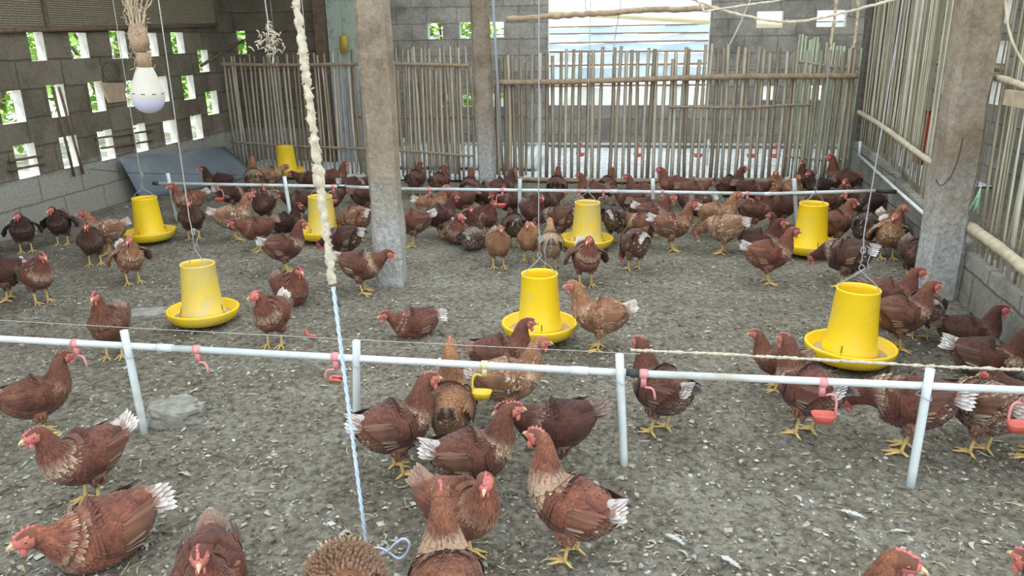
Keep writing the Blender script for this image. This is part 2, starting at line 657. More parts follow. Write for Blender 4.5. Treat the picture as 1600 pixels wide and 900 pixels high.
# ------------------------------------------------------------------ walls
def holed_wall(name, mat_name, axis, plane, thick, a0, a1, z0, z1, holes, side=1):
    """wall in the plane x=plane (axis 'y') or y=plane (axis 'x'); holes (lo, hi, zlo, zhi) go right through."""
    mb = MB().mat(mat_name)
    A = sorted({a0, a1} | {h[0] for h in holes} | {h[1] for h in holes})
    Z = sorted({z0, z1} | {h[2] for h in holes} | {h[3] for h in holes})
    A = [a for a in A if a0 <= a <= a1]
    Z = [z for z in Z if z0 <= z <= z1]

    def solid(a, z):
        if a < a0 or a > a1 or z < z0 or z > z1:
            return False
        return not any(h[0] < a < h[1] and h[2] < z < h[3] for h in holes)

    def P(a, z, d):
        dd = plane + side * d
        jz = 0.0
        return (dd, a, z) if axis == 'y' else (a, dd, z)
    cache = {}

    def V(a, z, d):
        k = (round(a, 5), round(z, 5), d)
        if k not in cache:
            cache[k] = mb.vert(P(a, z, d))
        return cache[k]
    for i in range(len(A) - 1):
        for j in range(len(Z) - 1):
            ac, zc = (A[i] + A[i + 1]) / 2, (Z[j] + Z[j + 1]) / 2
            if not solid(ac, zc):
                continue
            mb.mat(mat_name)
            for d in (0, thick):
                mb.face((V(A[i], Z[j], d), V(A[i + 1], Z[j], d), V(A[i + 1], Z[j + 1], d), V(A[i], Z[j + 1], d)))
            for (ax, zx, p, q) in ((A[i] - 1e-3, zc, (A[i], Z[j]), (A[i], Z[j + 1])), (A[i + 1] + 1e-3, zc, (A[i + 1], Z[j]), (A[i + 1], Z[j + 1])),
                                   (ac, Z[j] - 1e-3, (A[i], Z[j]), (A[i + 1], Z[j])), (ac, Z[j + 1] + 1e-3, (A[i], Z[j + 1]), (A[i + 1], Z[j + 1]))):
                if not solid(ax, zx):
                    mb.mat('mortar_daylit')  # reveals get the lightened mortar, painted as if lit from outdoors
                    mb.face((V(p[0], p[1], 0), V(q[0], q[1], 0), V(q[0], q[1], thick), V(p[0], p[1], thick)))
    o = mb.build(name, smooth=False)
    o['kind'] = 'structure'
    return o


WX = -4.6
r1 = [(5.02, 5.25), (5.40, 5.40), (5.67, 5.84), (6.14, 6.36), (6.67, 6.90), (7.18, 7.40), (7.65, 7.88)]
r2 = [(4.75, 5.0), (5.25, 5.49), (5.77, 5.97), (6.27, 6.46), (6.77, 6.98), (7.26, 7.47), (7.74, 7.97)]
r3 = [(4.8, 5.0), (5.30, 5.52), (5.80, 6.01), (6.28, 6.48), (6.80, 6.99), (7.29, 7.52), (7.80, 8.02)]
holes = []
jr = random.Random(3)
for row, zl, zh in ((r1, 1.28, 1.50), (r2, 0.83, 1.08), (r3, 0.41, 0.66)):
    for a_, b_ in row:
        if b_ - a_ > 0.05:
            holes.append((a_, b_, zl + jr.uniform(-0.012, 0.012), zh + jr.uniform(-0.012, 0.012)))
for k in range(1, 8):
    for zl, zh in ((1.28, 1.5), (0.83, 1.08), (0.41, 0.66)):
        y_ = 4.75 - 0.5 * k
        holes.append((y_, y_ + 0.21, zl, zh))
holes += [(8.12, 8.33, 1.09, 1.32), (8.17, 8.42, 0.63, 0.88)]
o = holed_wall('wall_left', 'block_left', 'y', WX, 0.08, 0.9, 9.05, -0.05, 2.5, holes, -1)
tag(o, 'grey-brown concrete block wall with rows of square vent openings', 'wall')
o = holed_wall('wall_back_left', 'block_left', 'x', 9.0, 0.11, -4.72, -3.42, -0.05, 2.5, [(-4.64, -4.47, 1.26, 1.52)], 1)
tag(o, 'short block wall behind the left end of the bamboo fence', 'wall')
# pale painted pier at the end of that wall
mb = MB().mat('painted_wall')
mb.box((-3.42, 8.90, -0.02), (-2.93, 9.12, 2.5))
o = mb.build('wall_painted_pier', smooth=False)
tag(o, 'pale green and blue painted pier behind the bamboo fence', 'wall', kind='structure')
mb = MB().mat('wood_dark')
mb.box((-3.56, 8.86, 0), (-3.43, 8.99, 2.5))
o = mb.build('trim_post', smooth=False)
tag(o, 'dark timber post beside the pale painted pier', 'post', kind='structure')

bh = [(-1.03, 0.97, 0.56, 2.2), (-2.60, -2.40, 1.40, 1.60), (-2.18, -1.99, 1.40, 1.60), (-1.80, -1.60, 1.41, 1.60),
      (-2.53, -2.35, 0.54, 0.71), (-2.18, -2.01, 0.54, 0.71), (-1.80, -1.62, 0.54, 0.71), (1.52, 1.83, 1.48, 1.67), (2.22, 2.56, 1.48, 1.67),
      (1.66, 1.84, 0.62, 0.80), (2.2, 2.4, 0.62, 0.80)]
o = holed_wall('wall_back', 'block_back', 'x', 10.3, 0.12, -3.2, 4.5, -0.05, 2.5, bh, 1)
tag(o, 'grey block wall at the far end with a large window opening', 'wall')
mb = MB().mat('block_back')
mb.box((-3.2, 9.1, -0.05), (-3.08, 10.3, 2.5))
o = mb.build('wall_back_return', smooth=False)
o['kind'] = 'structure'
tag(o, 'short return wall joining the painted pier to the far wall', 'wall')
orh = []
for y_ in (4.4, 5.2, 6.0, 7.0, 7.9, 9.0, 10.0):
    for zl, zh in ((1.47, 1.70), (1.12, 1.32), (0.75, 0.95)):
        if y_ + 0.35 < 10.25:
            orh.append((y_, y_ + 0.32, zl, zh))
o = holed_wall('wall_right_outer', 'block_low', 'y', 3.4, 0.12, 2.5, 10.3, -0.05, 2.5, orh, 1)
tag(o, 'outer block wall with bright openings behind the right-hand slats', 'wall')


# right low wall (slightly skewed)
def wxr(y):
    return 1.81 + 0.075 * (y - 4)


def wall_strip(name, mat_name, ya, yb, zt, th=0.10, z0=-0.05):
    mb = MB().mat(mat_name)
    n = 30
    ids = []
    for i in range(n + 1):
        y_ = ya + (yb - ya) * i / n
        zj = zt(y_) + jr.uniform(-0.004, 0.004)
        x_ = wxr(y_)
        ids.append([mb.vert((x_, y_, z0)), mb.vert((x_, y_, zj)), mb.vert((x_ + th, y_, zj)), mb.vert((x_ + th, y_, z0))])
    for a_, b_ in zip(ids, ids[1:]):
        for k in range(4):
            mb.face((a_[k], b_[k], b_[(k + 1) % 4], a_[(k + 1) % 4]))
    mb.face(ids[0])
    mb.face(ids[-1][::-1])
    o = mb.build(name, smooth=False)
    o['kind'] = 'structure'
    return o


def low_top(y):
    return 0.25 + 0.07 * smoothstep(4.3, 5.0, y) + 0.13 * smoothstep(5.0, 6.8, y)


o = wall_strip('wall_right_near', 'block_low', 1.6, 4.36, lambda y: 0.265)
tag(o, 'low grey block wall under the slats in front of the right column', 'wall')
o = wall_strip('wall_right_far', 'block_low', 4.56, 7.62, low_top)
tag(o, 'low grey block wall under the slats beyond the right column', 'wall')


# columns
def column(name, base_px, wx_, wy_, mat_name, h_, label, topx=0.0, seed=1, n=14, rough_=0.006, base=None):
    g = base if base is not None else ground(*base_px)
    mb = MB().mat(mat_name)
    q = random.Random(seed)
    rings = []
    for i in range(n + 1):
        z_ = -0.03 + h_ * i / n
        ch_ = 0.022
        dx = topx * i / n
        cs = []
        w2, d2 = wx_ / 2, wy_ / 2
        for sx, sy in ((-1, -1), (1, -1), (1, 1), (-1, 1)):
            for kk in ((0, 1) if sx * sy > 0 else (1, 0)):
                if kk == 0:
                    p = (sx * w2, sy * (d2 - ch_))
                else:
                    p = (sx * (w2 - ch_), sy * d2)
                cs.append(mb.vert((g.x + dx + p[0] + q.uniform(-rough_, rough_), g.y + wy_ / 2 + p[1] + q.uniform(-rough_, rough_), z_)))
        rings.append(cs)
    for a_, b_ in zip(rings, rings[1:]):
        for k in range(8):
            mb.face((a_[k], a_[(k + 1) % 8], b_[(k + 1) % 8], b_[k]))
    mb.face(rings[-1])
    mb.face(rings[0][::-1])
    o = mb.build(name, smooth=False)
    tag(o, label, 'column', kind='structure')
    return o


column('column_middle', (607, 447), 0.165, 0.16, 'column', 2.5, 'weathered concrete column with a whitened foot standing among the hens', -0.02, 1)
column('column_right', (1468, 468), 0.185, 0.19, 'column', 2.5, 'thick weathered concrete column against the low wall', 0.0, 2)
column('column_fence', (765, 290), 0.165, 0.15, 'column', 2.5, 'narrow concrete post in the line of the bamboo fence', -0.06, 3, base=Vector((-1.36, 7.50, 0)))
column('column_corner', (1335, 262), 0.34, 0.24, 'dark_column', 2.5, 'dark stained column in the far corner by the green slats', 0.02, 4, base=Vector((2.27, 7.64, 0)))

# roof over the pen (above the picture) with open skylights
mb = MB().mat('roof_metal')
RZ = 2.62


def roof_piece(x0, x1, y0, y1):
    mb.box((x0, y0, RZ), (x1, y1, RZ + 0.02))


roof_piece(-4.8, -3.3, -1.5, 10.5)
roof_piece(-3.3, 3.6, 6.9, 8.3)
o = mb.build('roof', smooth=False)
tag(o, 'sheet metal barn roof above the left wall and the bamboo fence', 'roof', kind='structure')
mb = MB().mat('fibreglass')
for (x0_, x1_, y0_, y1_) in ((-3.3, 3.6, -1.5, 6.9), (-3.3, 3.6, 8.3, 10.5)):
    a = [mb.vert(p) for p in ((x0_, y0_, RZ + 0.01), (x1_, y0_, RZ + 0.01), (x1_, y1_, RZ + 0.01), (x0_, y1_, RZ + 0.01))]
    mb.face(a)
o = mb.build('roof_skylight', smooth=False)
tag(o, 'milky fibreglass roof sheets over the pen', 'roof', kind='structure')

# ------------------------------------------------------------------ woven mat on the upper left wall
mt = empty('woven_mat', (WX + 0.03, 6.6, 1.55))
mb = MB().mat('woven_mat')
ids = []
ya, yb = 4.6, 8.55
for i in range(41):
    y_ = ya + (yb - ya) * i / 40
    b_ = 1.50 + 0.09 * (i / 40) + jr.uniform(-0.004, 0.004)
    xo = 0.012 * math.sin(i * 0.7)
    ids.append([mb.vert((xo, y_ - 6.6, b_ - 1.55)), mb.vert((xo, y_ - 6.6, 0.8)), mb.vert((xo + 0.006, y_ - 6.6, 0.8)), mb.vert((xo + 0.006, y_ - 6.6, b_ - 1.55))])
for a_, b_ in zip(ids, ids[1:]):
    for k in range(4):
        mb.face((a_[k], b_[k], b_[(k + 1) % 4], a_[(k + 1) % 4]))
mb.build('mat_panel', mt, smooth=False)
mb = MB().mat('wood_dark')
mb.tube([(0.02, -2.0, -0.065), (0.02, 0, -0.02), (0.02, 1.95, 0.03)], 0.022, 6)
mb.build('batten', mt)
for yy in (-0.75, 1.93):
    mb = MB().mat('wood_dark')
    mb.box((0.008, yy - 0.02, -0.04), (0.03, yy + 0.02, 0.8))
    mb.build('batten', mt, smooth=False)
tag(mt, 'brown woven bamboo mat with wooden battens fixed above the vent openings', 'mat')


# ------------------------------------------------------------------ bamboo fences
def slat(mb, p0, p1, w_, th, q, facing, bow=0.01):
    """one split-bamboo strip between p0 and p1, width direction 'facing'"""
    p0, p1 = Vector(p0), Vector(p1)
    n = 5
    ax = (p1 - p0).normalized()
    side = Vector(facing).normalized()
    nor = ax.cross(side).normalized()
    tw = q.uniform(-0.3, 0.3)
    bx_, bn_ = q.uniform(-bow, bow), q.uniform(-bow, bow)
    rn = q.random()
    rings = []
    for i in range(n + 1):
        t_ = i / n
        p = p0.lerp(p1, t_) + side * (bx_ * math.sin(t_ * PI)) + nor * (bn_ * math.sin(t_ * PI))
        s2 = side * math.cos(tw) + nor * math.sin(tw)
        n2_ = nor * math.cos(tw) - side * math.sin(tw)
        ww = w_ * (1 - 0.15 * abs(t_ - 0.5))
        col = (max(0, min(1, rn + q.uniform(-0.08, 0.08))), 0, 0, 1)
        rings.append([mb.vert(p + s2 * ww / 2, col), mb.vert(p + n2_ * th * 0.8, col), mb.vert(p - s2 * ww / 2, col), mb.vert(p - n2_ * th * 0.4, col)])
    for a_, b_ in zip(rings, rings[1:]):
        for k in range(4):
            mb.face((a_[k], a_[(k + 1) % 4], b_[(k + 1) % 4], b_[k]))
    mb.face(rings[0][::-1])
    mb.face(rings[-1])


def pole(mb, p0, p1, r, q, n=10, node=0.35):
    p0, p1 = Vector(p0), Vector(p1)
    L = (p1 - p0).length
    k = max(2, int(L / 0.06))
    pts, rad = [], []
    for i in range(k + 1):
        t_ = i / k
        d_ = (t_ * L) % node
        pts.append(p0.lerp(p1, t_) + Vector((0, 0, 0.008 * math.sin(t_ * 7 + L))))
        rad.append(r * (1 + (0.12 if d_ < 0.06 else 0)) * (1 + q.uniform(-0.03, 0.03)))
    mb.tube(pts, rad, n)


fence = []


def fence_bay(name, A, B, zb, ztop, pitch, w_, mat_name, rails, label, gap_prob=0.0, seed=1, lean=0.0, group=None):
    q = random.Random(seed)
    A, B = Vector((A[0], A[1], 0)), Vector((B[0], B[1], 0))
    L = (B - A).length
    d = (B - A).normalized()
    root = empty(name, A, math.atan2(d.y, d.x))
    mb = MB().mat(mat_name)
    x = 0.02
    while x < L:
        if q.random() > gap_prob:
            zt = ztop(x / L) + q.uniform(-0.03, 0.02) - (0.1 if q.random() < 0.08 else 0)
            ln = lean + q.uniform(-0.018, 0.018)
            ww = w_ * q.uniform(0.92, 1.15)
            slat(mb, (x, q.uniform(-0.004, 0.01), zb(x / L) + q.uniform(0, 0.015)), (x + ln * zt, q.uniform(-0.006, 0.01), zt), ww, 0.006, q, (1, 0, 0))
        x += pitch * q.uniform(0.86, 1.14)
    mb.build('slat_panel', root, attr='rn')
    for (xa, za, xb, zb2, r_, mm, yo) in rails:
        mb = MB().mat(mm)
        pole(mb, (xa * L, yo, za), (xb * L, yo, zb2), r_, q)
        mb.build('rail', root)
    tag(root, label, 'fence', group)
    return root


fence_bay('bamboo_fence', (-4.45, 8.35), (-1.5, 7.56), lambda t_: 0.03, lambda t_: 1.24 + 0.10 * t_, 0.057, 0.031, 'bamboo_slat',
          [(0.0, 1.17, 1.0, 1.16, 0.017, 'bamboo_pole', -0.02), (0.0, 0.32, 1.0, 0.30, 0.012, 'bamboo_pole', -0.018)],
          'bamboo slat fence between the left block wall and the narrow post', 0.0, 11)


def topz(t_):
    return 1.24 + 0.06 * math.sin(t_ * 3) - 0.02 * math.sin(t_ * 17)


fence_bay('bamboo_fence', (-1.26, 7.56), (2.02, 7.56), lambda t_: 0.02, topz, 0.0600, 0.034, 'bamboo_slat',
          [(0.0, 1.00, 1.0, 1.045, 0.026, 'bamboo_pole', -0.035), (0.06, 0.075, 0.97, 0.085, 0.022, 'bamboo_pole', -0.03), (0.5, 0.76, 0.89, 0.78, 0.010, 'bamboo_pole', -0.012)],
          'long bamboo slat fence in front of the big window opening', 0.02, 12)
fence_bay('bamboo_fence', (-2.9, 8.05), (-1.0, 7.95), lambda t_: 0.03, lambda t_: 1.16 + 0.05 * math.sin(9 * t_), 0.060, 0.030, 'bamboo_slat',
          [(0.0, 0.62, 1.0, 0.64, 0.012, 'bamboo_pole', -0.018)], 'second layer of bamboo slats standing behind the narrow concrete post', 0.0, 14)
# green-yellow slats, newer, behind right end
fence_bay('bamboo_gate', (1.50, 7.75), (2.05, 7.62), lambda t_: 0.03, lambda t_: 1.40 - 0.13 * t_, 0.030, 0.022, 'bamboo_green',
          [(0.0, 1.16, 1.0, 1.10, 0.012, 'bamboo_light_pole', -0.015), (0.0, 0.28, 1.0, 0.28, 0.012, 'bamboo_light_pole', -0.015)],
          'pale green narrow-slat bamboo gate tilted behind the fence end', 0.0, 13)
# low wooden board fence seen through the slats: dark low wall strip behind the fence at left
mb = MB().mat('wood_dark')
mb.box((-2.9, 9.2, 0.52), (-1.2, 9.24, 0.74))
for k in range(12):
    mb.box((-2.85 + k * 0.14, 9.16, 0.42), (-2.80 + k * 0.14, 9.2, 0.84))
o = mb.build('crate_rack', smooth=False)
bpy.data.objects.remove(o)


def side_fence(name, ya, yb, zb, zt, pitch, w_, mat_name, rails, label, seed, xoff=0.05, lean=0.0):
    q = random.Random(seed)
    A, B = Vector((wxr(ya) + xoff, ya, 0)), Vector((wxr(yb) + xoff, yb, 0))
    L = (B - A).length
    d = (B - A).normalized()
    root = empty(name, A, math.atan2(d.y, d.x))
    mb = MB().mat(mat_name)
    x = 0.02
    while x < L:
        yy = ya + (yb - ya) * x / L
        ln = lean + q.uniform(-0.03, 0.03)
        slat(mb, (x, q.uniform(-0.008, 0.008), zb(yy) - 0.02), (x + ln, q.uniform(-0.01, 0.01), zt + q.uniform(-0.05, 0.05)), w_ * q.uniform(0.7, 1.3), 0.007, q, (1, 0, 0), 0.012)
        x += pitch * q.uniform(0.75, 1.25)
    mb.build('slat_panel', root, attr='rn')
    for (xa, za, xb, zb2, r_, mm, yo) in rails:
        mb = MB().mat(mm)
        pole(mb, (xa * L, yo, za), (xb * L, yo, zb2), r_, q)
        mb.build('rail', root)
    tag(root, label, 'fence')
    return root


side_fence('bamboo_screen', 2.2, 4.37, lambda y: 0.27, 2.3, 0.044, 0.034, 'bamboo_pale',
           [(0.0, 0.35, 1.0, 0.40, 0.028, 'bamboo_light_pole', 0.045), (0.45, 1.13, 1.0, 1.17, 0.016, 'bamboo_light_pole', 0.04)],
           'tall pale bamboo screen on the low wall in front of the right column', 21, 0.05, 0.06)
side_fence('bamboo_screen', 4.60, 7.60, low_top, 2.3, 0.034, 0.022, 'bamboo_pale',
           [(0.0, 0.60, 1.0, 0.72, 0.020, 'bamboo_light_pole', 0.04), (0.0, 1.9, 1.0, 1.9, 0.018, 'bamboo_light_pole', 0.04)],
           'tall pale bamboo screen between the right column and the far corner', 22, 0.05, 0.04)
# second layer of slats, behind, between right column and corner
side_fence('bamboo_screen', 4.7, 7.4, lambda y: 0.45, 2.2, 0.11, 0.022, 'bamboo_slat',
           [(0.0, 1.2, 1.0, 1.2, 0.014, 'bamboo_pole', -0.02)],
           'second brown layer of slats behind the pale screen by the far corner', 23, 0.13, -0.10)

# red cloth behind the slats
p = Vector((2.32, 5.6, 0.0))
mb = MB().mat('cloth_red')
n = 12
ids = [[mb.vert((2.11 + 0.02 * math.sin(i * 1.3 + j * 0.4), 5.9 + 0.26 * i / n, 0.86 - 0.36 * j / 8 + 0.02 * math.sin(i))) for j in range(9)] for i in range(n + 1)]
ids2 = [[mb.vert((2.125 + 0.02 * math.sin(i * 1.3 + j * 0.4), 5.9 + 0.26 * i / n, 0.86 - 0.36 * j / 8 + 0.02 * math.sin(i))) for j in range(9)] for i in range(n + 1)]
for L_ in (ids, ids2):
    for i in range(n):
        for j in range(8):
            mb.face((L_[i][j], L_[i + 1][j], L_[i + 1][j + 1], L_[i][j + 1]))
for i in range(n):
    mb.face((ids[i][0], ids[i + 1][0], ids2[i + 1][0], ids2[i][0]))
    mb.face((ids[i][8], ids[i + 1][8], ids2[i + 1][8], ids2[i][8]))
o = mb.build('red_cloth')
tag(o, 'faded red cloth hanging behind the bamboo screen near the right column', 'cloth')

mb = MB().mat('tarp_white')
L0 = []
for i in range(97):
    x_ = -2.7 + 1.75 * i / 96
    z_ = 0.05 + 0.012 * math.sin(i / 96 * 2 * PI * 24)
    L0.append([mb.vert((x_, 8.35, z_)), mb.vert((x_, 9.45, z_ + 0.10)), mb.vert((x_, 9.45, z_ + 0.097)), mb.vert((x_, 8.35, z_ - 0.003))])
for a_, b_ in zip(L0, L0[1:]):
    for k in range(4):
        mb.face((a_[k], b_[k], b_[(k + 1) % 4], a_[(k + 1) % 4]))
o = mb.build('corrugated_sheet')
tag(o, 'pale corrugated sheet lying in the pen behind the narrow post', 'sheet')

# ------------------------------------------------------------------ outdoors beyond the window
for i, (y_, z_, mm, x0, x1, nm, lb, dz) in enumerate((
        (13.2, 0.66, 'tarp_white', -4.5, 4.5, 'tarpaulin', 'lowest and nearest white tarpaulin outside the window opening', 0.03),
        (15.2, 0.92, 'tarp_blue', -5, 5, 'tarpaulin', 'second tarpaulin from below, pale blue, outside the window opening', 0.05),
        (17.2, 1.12, 'tarp_white', -5.5, 5.5, 'tarpaulin', 'third tarpaulin from below, white, outside the window opening', -0.05),
        (19.2, 1.30, 'tarp_blue', -6, 6, 'tarpaulin', 'fourth tarpaulin from below, pale blue, outside the window opening', 0.07),
        (21.2, 1.50, 'tarp_white', -6.5, 6.5, 'tarpaulin', 'fifth tarpaulin from below, white, under the cream poles', -0.06),
        (24.0, 1.72, 'tarp_blue', -7, 7, 'tarpaulin', 'topmost pale blue tarpaulin under the cream poles outside', 0.08),
        (30.0, 4.2, 'tarp_white', -13, 13, 'tarpaulin', 'tall white sheet closing the view outside the window', 0.0))):
    root = empty(nm, ((x0 + x1) / 2, y_, -0.05))
    mb = MB().mat(mm)
    n = 40
    rows_ = []
    for a_ in range(n + 1):
        x_ = (x0 - x1) / 2 + (x1 - x0) * a_ / n
        zz = z_ + dz * (a_ / n - 0.5) + 0.03 * math.sin(a_ * 0.9 + i)
        rows_.append([mb.vert((x_, 0.0, 0)), mb.vert((x_, 0.03 * math.sin(a_), zz)), mb.vert((x_, 1.2, zz + 0.03)), mb.vert((x_, 1.22, 0))])
    for a_, b_ in zip(rows_, rows_[1:]):
        for k in range(3):
            mb.face((a_[k], b_[k], b_[k + 1], a_[k + 1]))
    mb.build('sheet', root, smooth=False)
    mb = MB().mat('wood_dark')
    mb.tube([((x0 - x1) / 2, -0.05, z_ - dz / 2 + 0.02), (0, -0.05, z_ + 0.035), ((x1 - x0) / 2, -0.05, z_ + dz / 2 + 0.02)], 0.022, 6)
    mb.build('edge_pole', root)
    tag(root, lb, 'tarpaulin', 'tarpaulins outside the window')
for i, (a_, b_, r_, mm, lb) in enumerate((
        ((-5.6, 14.2, 2.13), (6.0, 14.9, 1.30), 0.05, 'tarp_cream', 'long cream pole sloping down to the right outside the window'),
        ((-6.0, 17.0, 1.78), (7.5, 17.2, 2.05), 0.045, 'tarp_cream', 'cream pole rising gently to the right outside the window'),
        ((-5.2, 12.6, 2.45), (5.6, 13.0, 1.60), 0.035, 'paint_red', 'dark red painted pole high outside the window'),
        ((-5.4, 18.6, 2.42), (5.8, 18.9, 2.05), 0.035, 'paint_red', 'second red pole crossing above the cream poles'))):
    mb = MB().mat(mm)
    mb.tube([a_, b_], r_, 8)
    mb.tube([(a_[0], a_[1], -0.08), a_], r_ * 0.8, 6)
    mb.tube([(b_[0], b_[1], -0.08), b_], r_ * 0.8, 6)
    o = mb.build('outdoor_pole')
    tag(o, lb, 'pole')


# foliage outside, left
def bush(cx, cy, r_, h_, nleaf, seed, label, name='leafy_bush'):
    q = random.Random(seed)
    root = empty(name, (cx, cy, -0.05))
    mb = MB().mat('wood_dark')
    for k in range(5):
        a_ = q.uniform(0, 2 * PI)
        mb.tube([(0, 0, 0), (0.3 * r_ * math.cos(a_), 0.3 * r_ * math.sin(a_), h_ * 0.5), (0.7 * r_ * math.cos(a_), 0.7 * r_ * math.sin(a_), h_ * 0.85)], [0.04, 0.03, 0.01], 6)
    mb.build('stem', root)
    mb = MB().mat('leaf_green')
    for k in range(nleaf):
        u_, v_ = q.uniform(0, 2 * PI), q.uniform(-1, 1)
        rr = q.uniform(0.35, 1) ** 0.5
        s_ = math.sqrt(1 - v_ * v_)
        c_ = Vector((r_ * rr * s_ * math.cos(u_), r_ * rr * s_ * math.sin(u_), h_ * 0.52 + h_ * 0.5 * rr * v_))
        d_ = Vector((q.uniform(-1, 1), q.uniform(-1, 1), q.uniform(-0.6, 0.5))).normalized()
        sd_ = d_.cross(Vector((q.uniform(-1, 1), q.uniform(-1, 1), 1))).normalized()
        l_, w_ = q.uniform(0.09, 0.20), q.uniform(0.03, 0.06)
        up_ = sd_.cross(d_) * 0.012
        mb.col = (q.random(), 0, 0, 1)
        a_ = [mb.vert(c_), mb.vert(c_ + d_ * l_ * 0.45 + sd_ * w_), mb.vert(c_ + d_ * l_), mb.vert(c_ + d_ * l_ * 0.45 - sd_ * w_), mb.vert(c_ + d_ * l_ * 0.45 + up_)]
        mb.face((a_[0], a_[1], a_[4]))
        mb.face((a_[1], a_[2], a_[4]))
        mb.face((a_[2], a_[3], a_[4]))
        mb.face((a_[3], a_[0], a_[4]))
    mb.build('foliage', root, attr='rn')
    tag(root, label, 'bush', 'bushes outside the left wall')


for k, (bx_, by_, br_, bh_) in enumerate(((-7.9, 7.2, 0.9, 1.9), (-8.2, 9.2, 1.0, 2.4), (-8.0, 11.4, 1.1, 2.2), (-7.4, 13.6, 1.2, 2.6), (-10.2, 14.6, 1.4, 3.0),
                                         (-10.2, 10.4, 1.5, 3.2), (-9.5, 16.0, 1.6, 3.2), (-6.0, 12.0, 0.8, 1.9), (-12.5, 14.0, 1.9, 3.6), (-2.7, 11.9, 0.85, 1.9))):
    bush(bx_, by_, br_, bh_ * 1.1, 1500, 40 + k, 'bright green leafy bush seen through the vent openings')

# ------------------------------------------------------------------ leaning metal sheet
mb = MB().mat('sheet_metal')
P0, P1, P2, P3 = Vector((-4.53, 6.42, 0.415)), Vector((-4.53, 8.30, 0.27)), Vector((-3.98, 7.95, 0.005)), Vector((-4.44, 6.52, 0.005))
n, m_ = 16, 8
gr = []
for i in range(n + 1):
    gr.append([])
    for j in range(m_ + 1):
        a_ = P0.lerp(P1, i / n)
        b_ = P3.lerp(P2, i / n)
        p = a_.lerp(b_, j / m_)
        p = p + Vector((0.02, 0, 0.02)) * math.sin(i / n * PI) * math.sin(j / m_ * PI)
        gr[-1].append(p)
nn = (P1 - P0).cross(P3 - P0).normalized() * 0.003
top = [[mb.vert(p + nn) for p in r_] for r_ in gr]
bot = [[mb.vert(p - nn) for p in r_] for r_ in gr]
for i in range(n):
    for j in range(m_):
        mb.face((top[i][j], top[i + 1][j], top[i + 1][j + 1], top[i][j + 1]))
        mb.face((bot[i][j], bot[i][j + 1], bot[i + 1][j + 1], bot[i + 1][j]))
for i in range(n):
    mb.face((top[i][0], bot[i][0], bot[i + 1][0], top[i + 1][0]))
    mb.face((top[i][m_], top[i + 1][m_], bot[i + 1][m_], bot[i][m_]))
for j in range(m_):
    mb.face((top[0][j], top[0][j + 1], bot[0][j + 1], bot[0][j]))
    mb.face((top[n][j], bot[n][j], bot[n][j + 1], top[n][j + 1]))
o = mb.build('metal_sheet')
tag(o, 'blue-grey flat metal sheet leaning against the foot of the left wall', 'sheet')

# bits on the left wall
mb = MB().mat('clay_tan')
a_ = [on_x(158, 129, WX + 0.03), on_x(195, 130, WX + 0.03), on_x(196, 158, WX + 0.03), on_x(172, 161, WX + 0.03)]
f_ = [mb.vert(p) for p in a_]
b_ = [mb.vert(p - Vector((0.022, 0, 0))) for p in a_]
mb.face(f_)
mb.face(b_[::-1])
for k in range(4):
    mb.face((f_[k], b_[k], b_[(k + 1) % 4], f_[(k + 1) % 4]))
o = mb.build('wooden_board', smooth=False)
tag(o, 'small tan board fixed on the left wall behind the light bulb', 'board')
mb = MB().mat('wire_dark')
cc = on_x(174, 112, WX + 0.02)
mb.tube([cc + Vector((0, math.cos(a) * 0.12, math.sin(a) * 0.085)) for a in [2 * PI * k / 24 for k in range(25)]], 0.003, 5)
o = mb.build('wire_hoop')
tag(o, 'thin dark wire hoop hanging on the left wall above the tan board', 'hoop')
mb = MB().mat('wood_dark')
mb.tube([on_x(314, 103, WX + 0.09), on_y(350, 80, 8.75), on_y(381, 63, 8.93)], [0.016, 0.02, 0.018], 7)
o = mb.build('wooden_stick')
tag(o, 'dark wooden stick wedged across the corner vent openings', 'stick')
# vertical sticks in two left openings, bars in low ones
sticks = [((85, 135), (131, 278), 'pair'), ((98, 138), (116, 200), 's')]
for k, ((xa, ya_), (xb, yb_), _) in enumerate((((82, 136), (116, 276), 0), ((92, 136), (130, 272), 0))):
    mb = MB().mat('wood_dark')
    mb.tube([on_x(xa, ya_, WX + 0.03), on_x(xb, yb_, WX + 0.03)], 0.011, 6)
    o = mb.build('wooden_stick')
    tag(o, ('left' if k == 0 else 'right') + ' of two upright dark sticks against the left wall', 'stick')
for k, (xa, ya_, xb, yb_) in enumerate(((14, 252, 66, 243), (14, 266, 70, 256), (150, 216, 240, 204), (158, 232, 238, 220))):
    mb = MB().mat('wood_dark')
    mb.tube([on_x(xa, ya_, WX + 0.02), on_x(xb, yb_, WX + 0.02)], 0.010, 6)
    o = mb.build('wooden_bar')
    tag(o, ('upper', 'lower')[k % 2] + ' dark bar across the ' + ('first' if k < 2 else 'middle') + ' low vent openings of the left wall', 'bar')

# ------------------------------------------------------------------ water pipes with posts
PY1, PY2 = 2.40, 5.80


def pipe_line(name, pts, r_, label, black=None, elbow=None):
    mb = MB().mat('pvc_white')
    for i in range(len(pts) - 1):
        mb.tube([pts[i], pts[i + 1]], r_, 14)
    for p, q_ in zip(pts[1:-1], pts[2:]):
        d_ = (q_ - p).normalized()
        mb.tube([p - d_ * 0.03, p + d_ * 0.03], r_ * 1.18, 14)
    o = mb.build(name)
    for (a_, b_) in (black or []):
        k = MB().mat('pvc_black')
        k.tube([a_, b_], r_ * 1.2, 14)
        c_ = k.build('coupler', o)
        c_['label'] = 'black pipe coupler'
    tag(o, label, 'pipe')
    return o


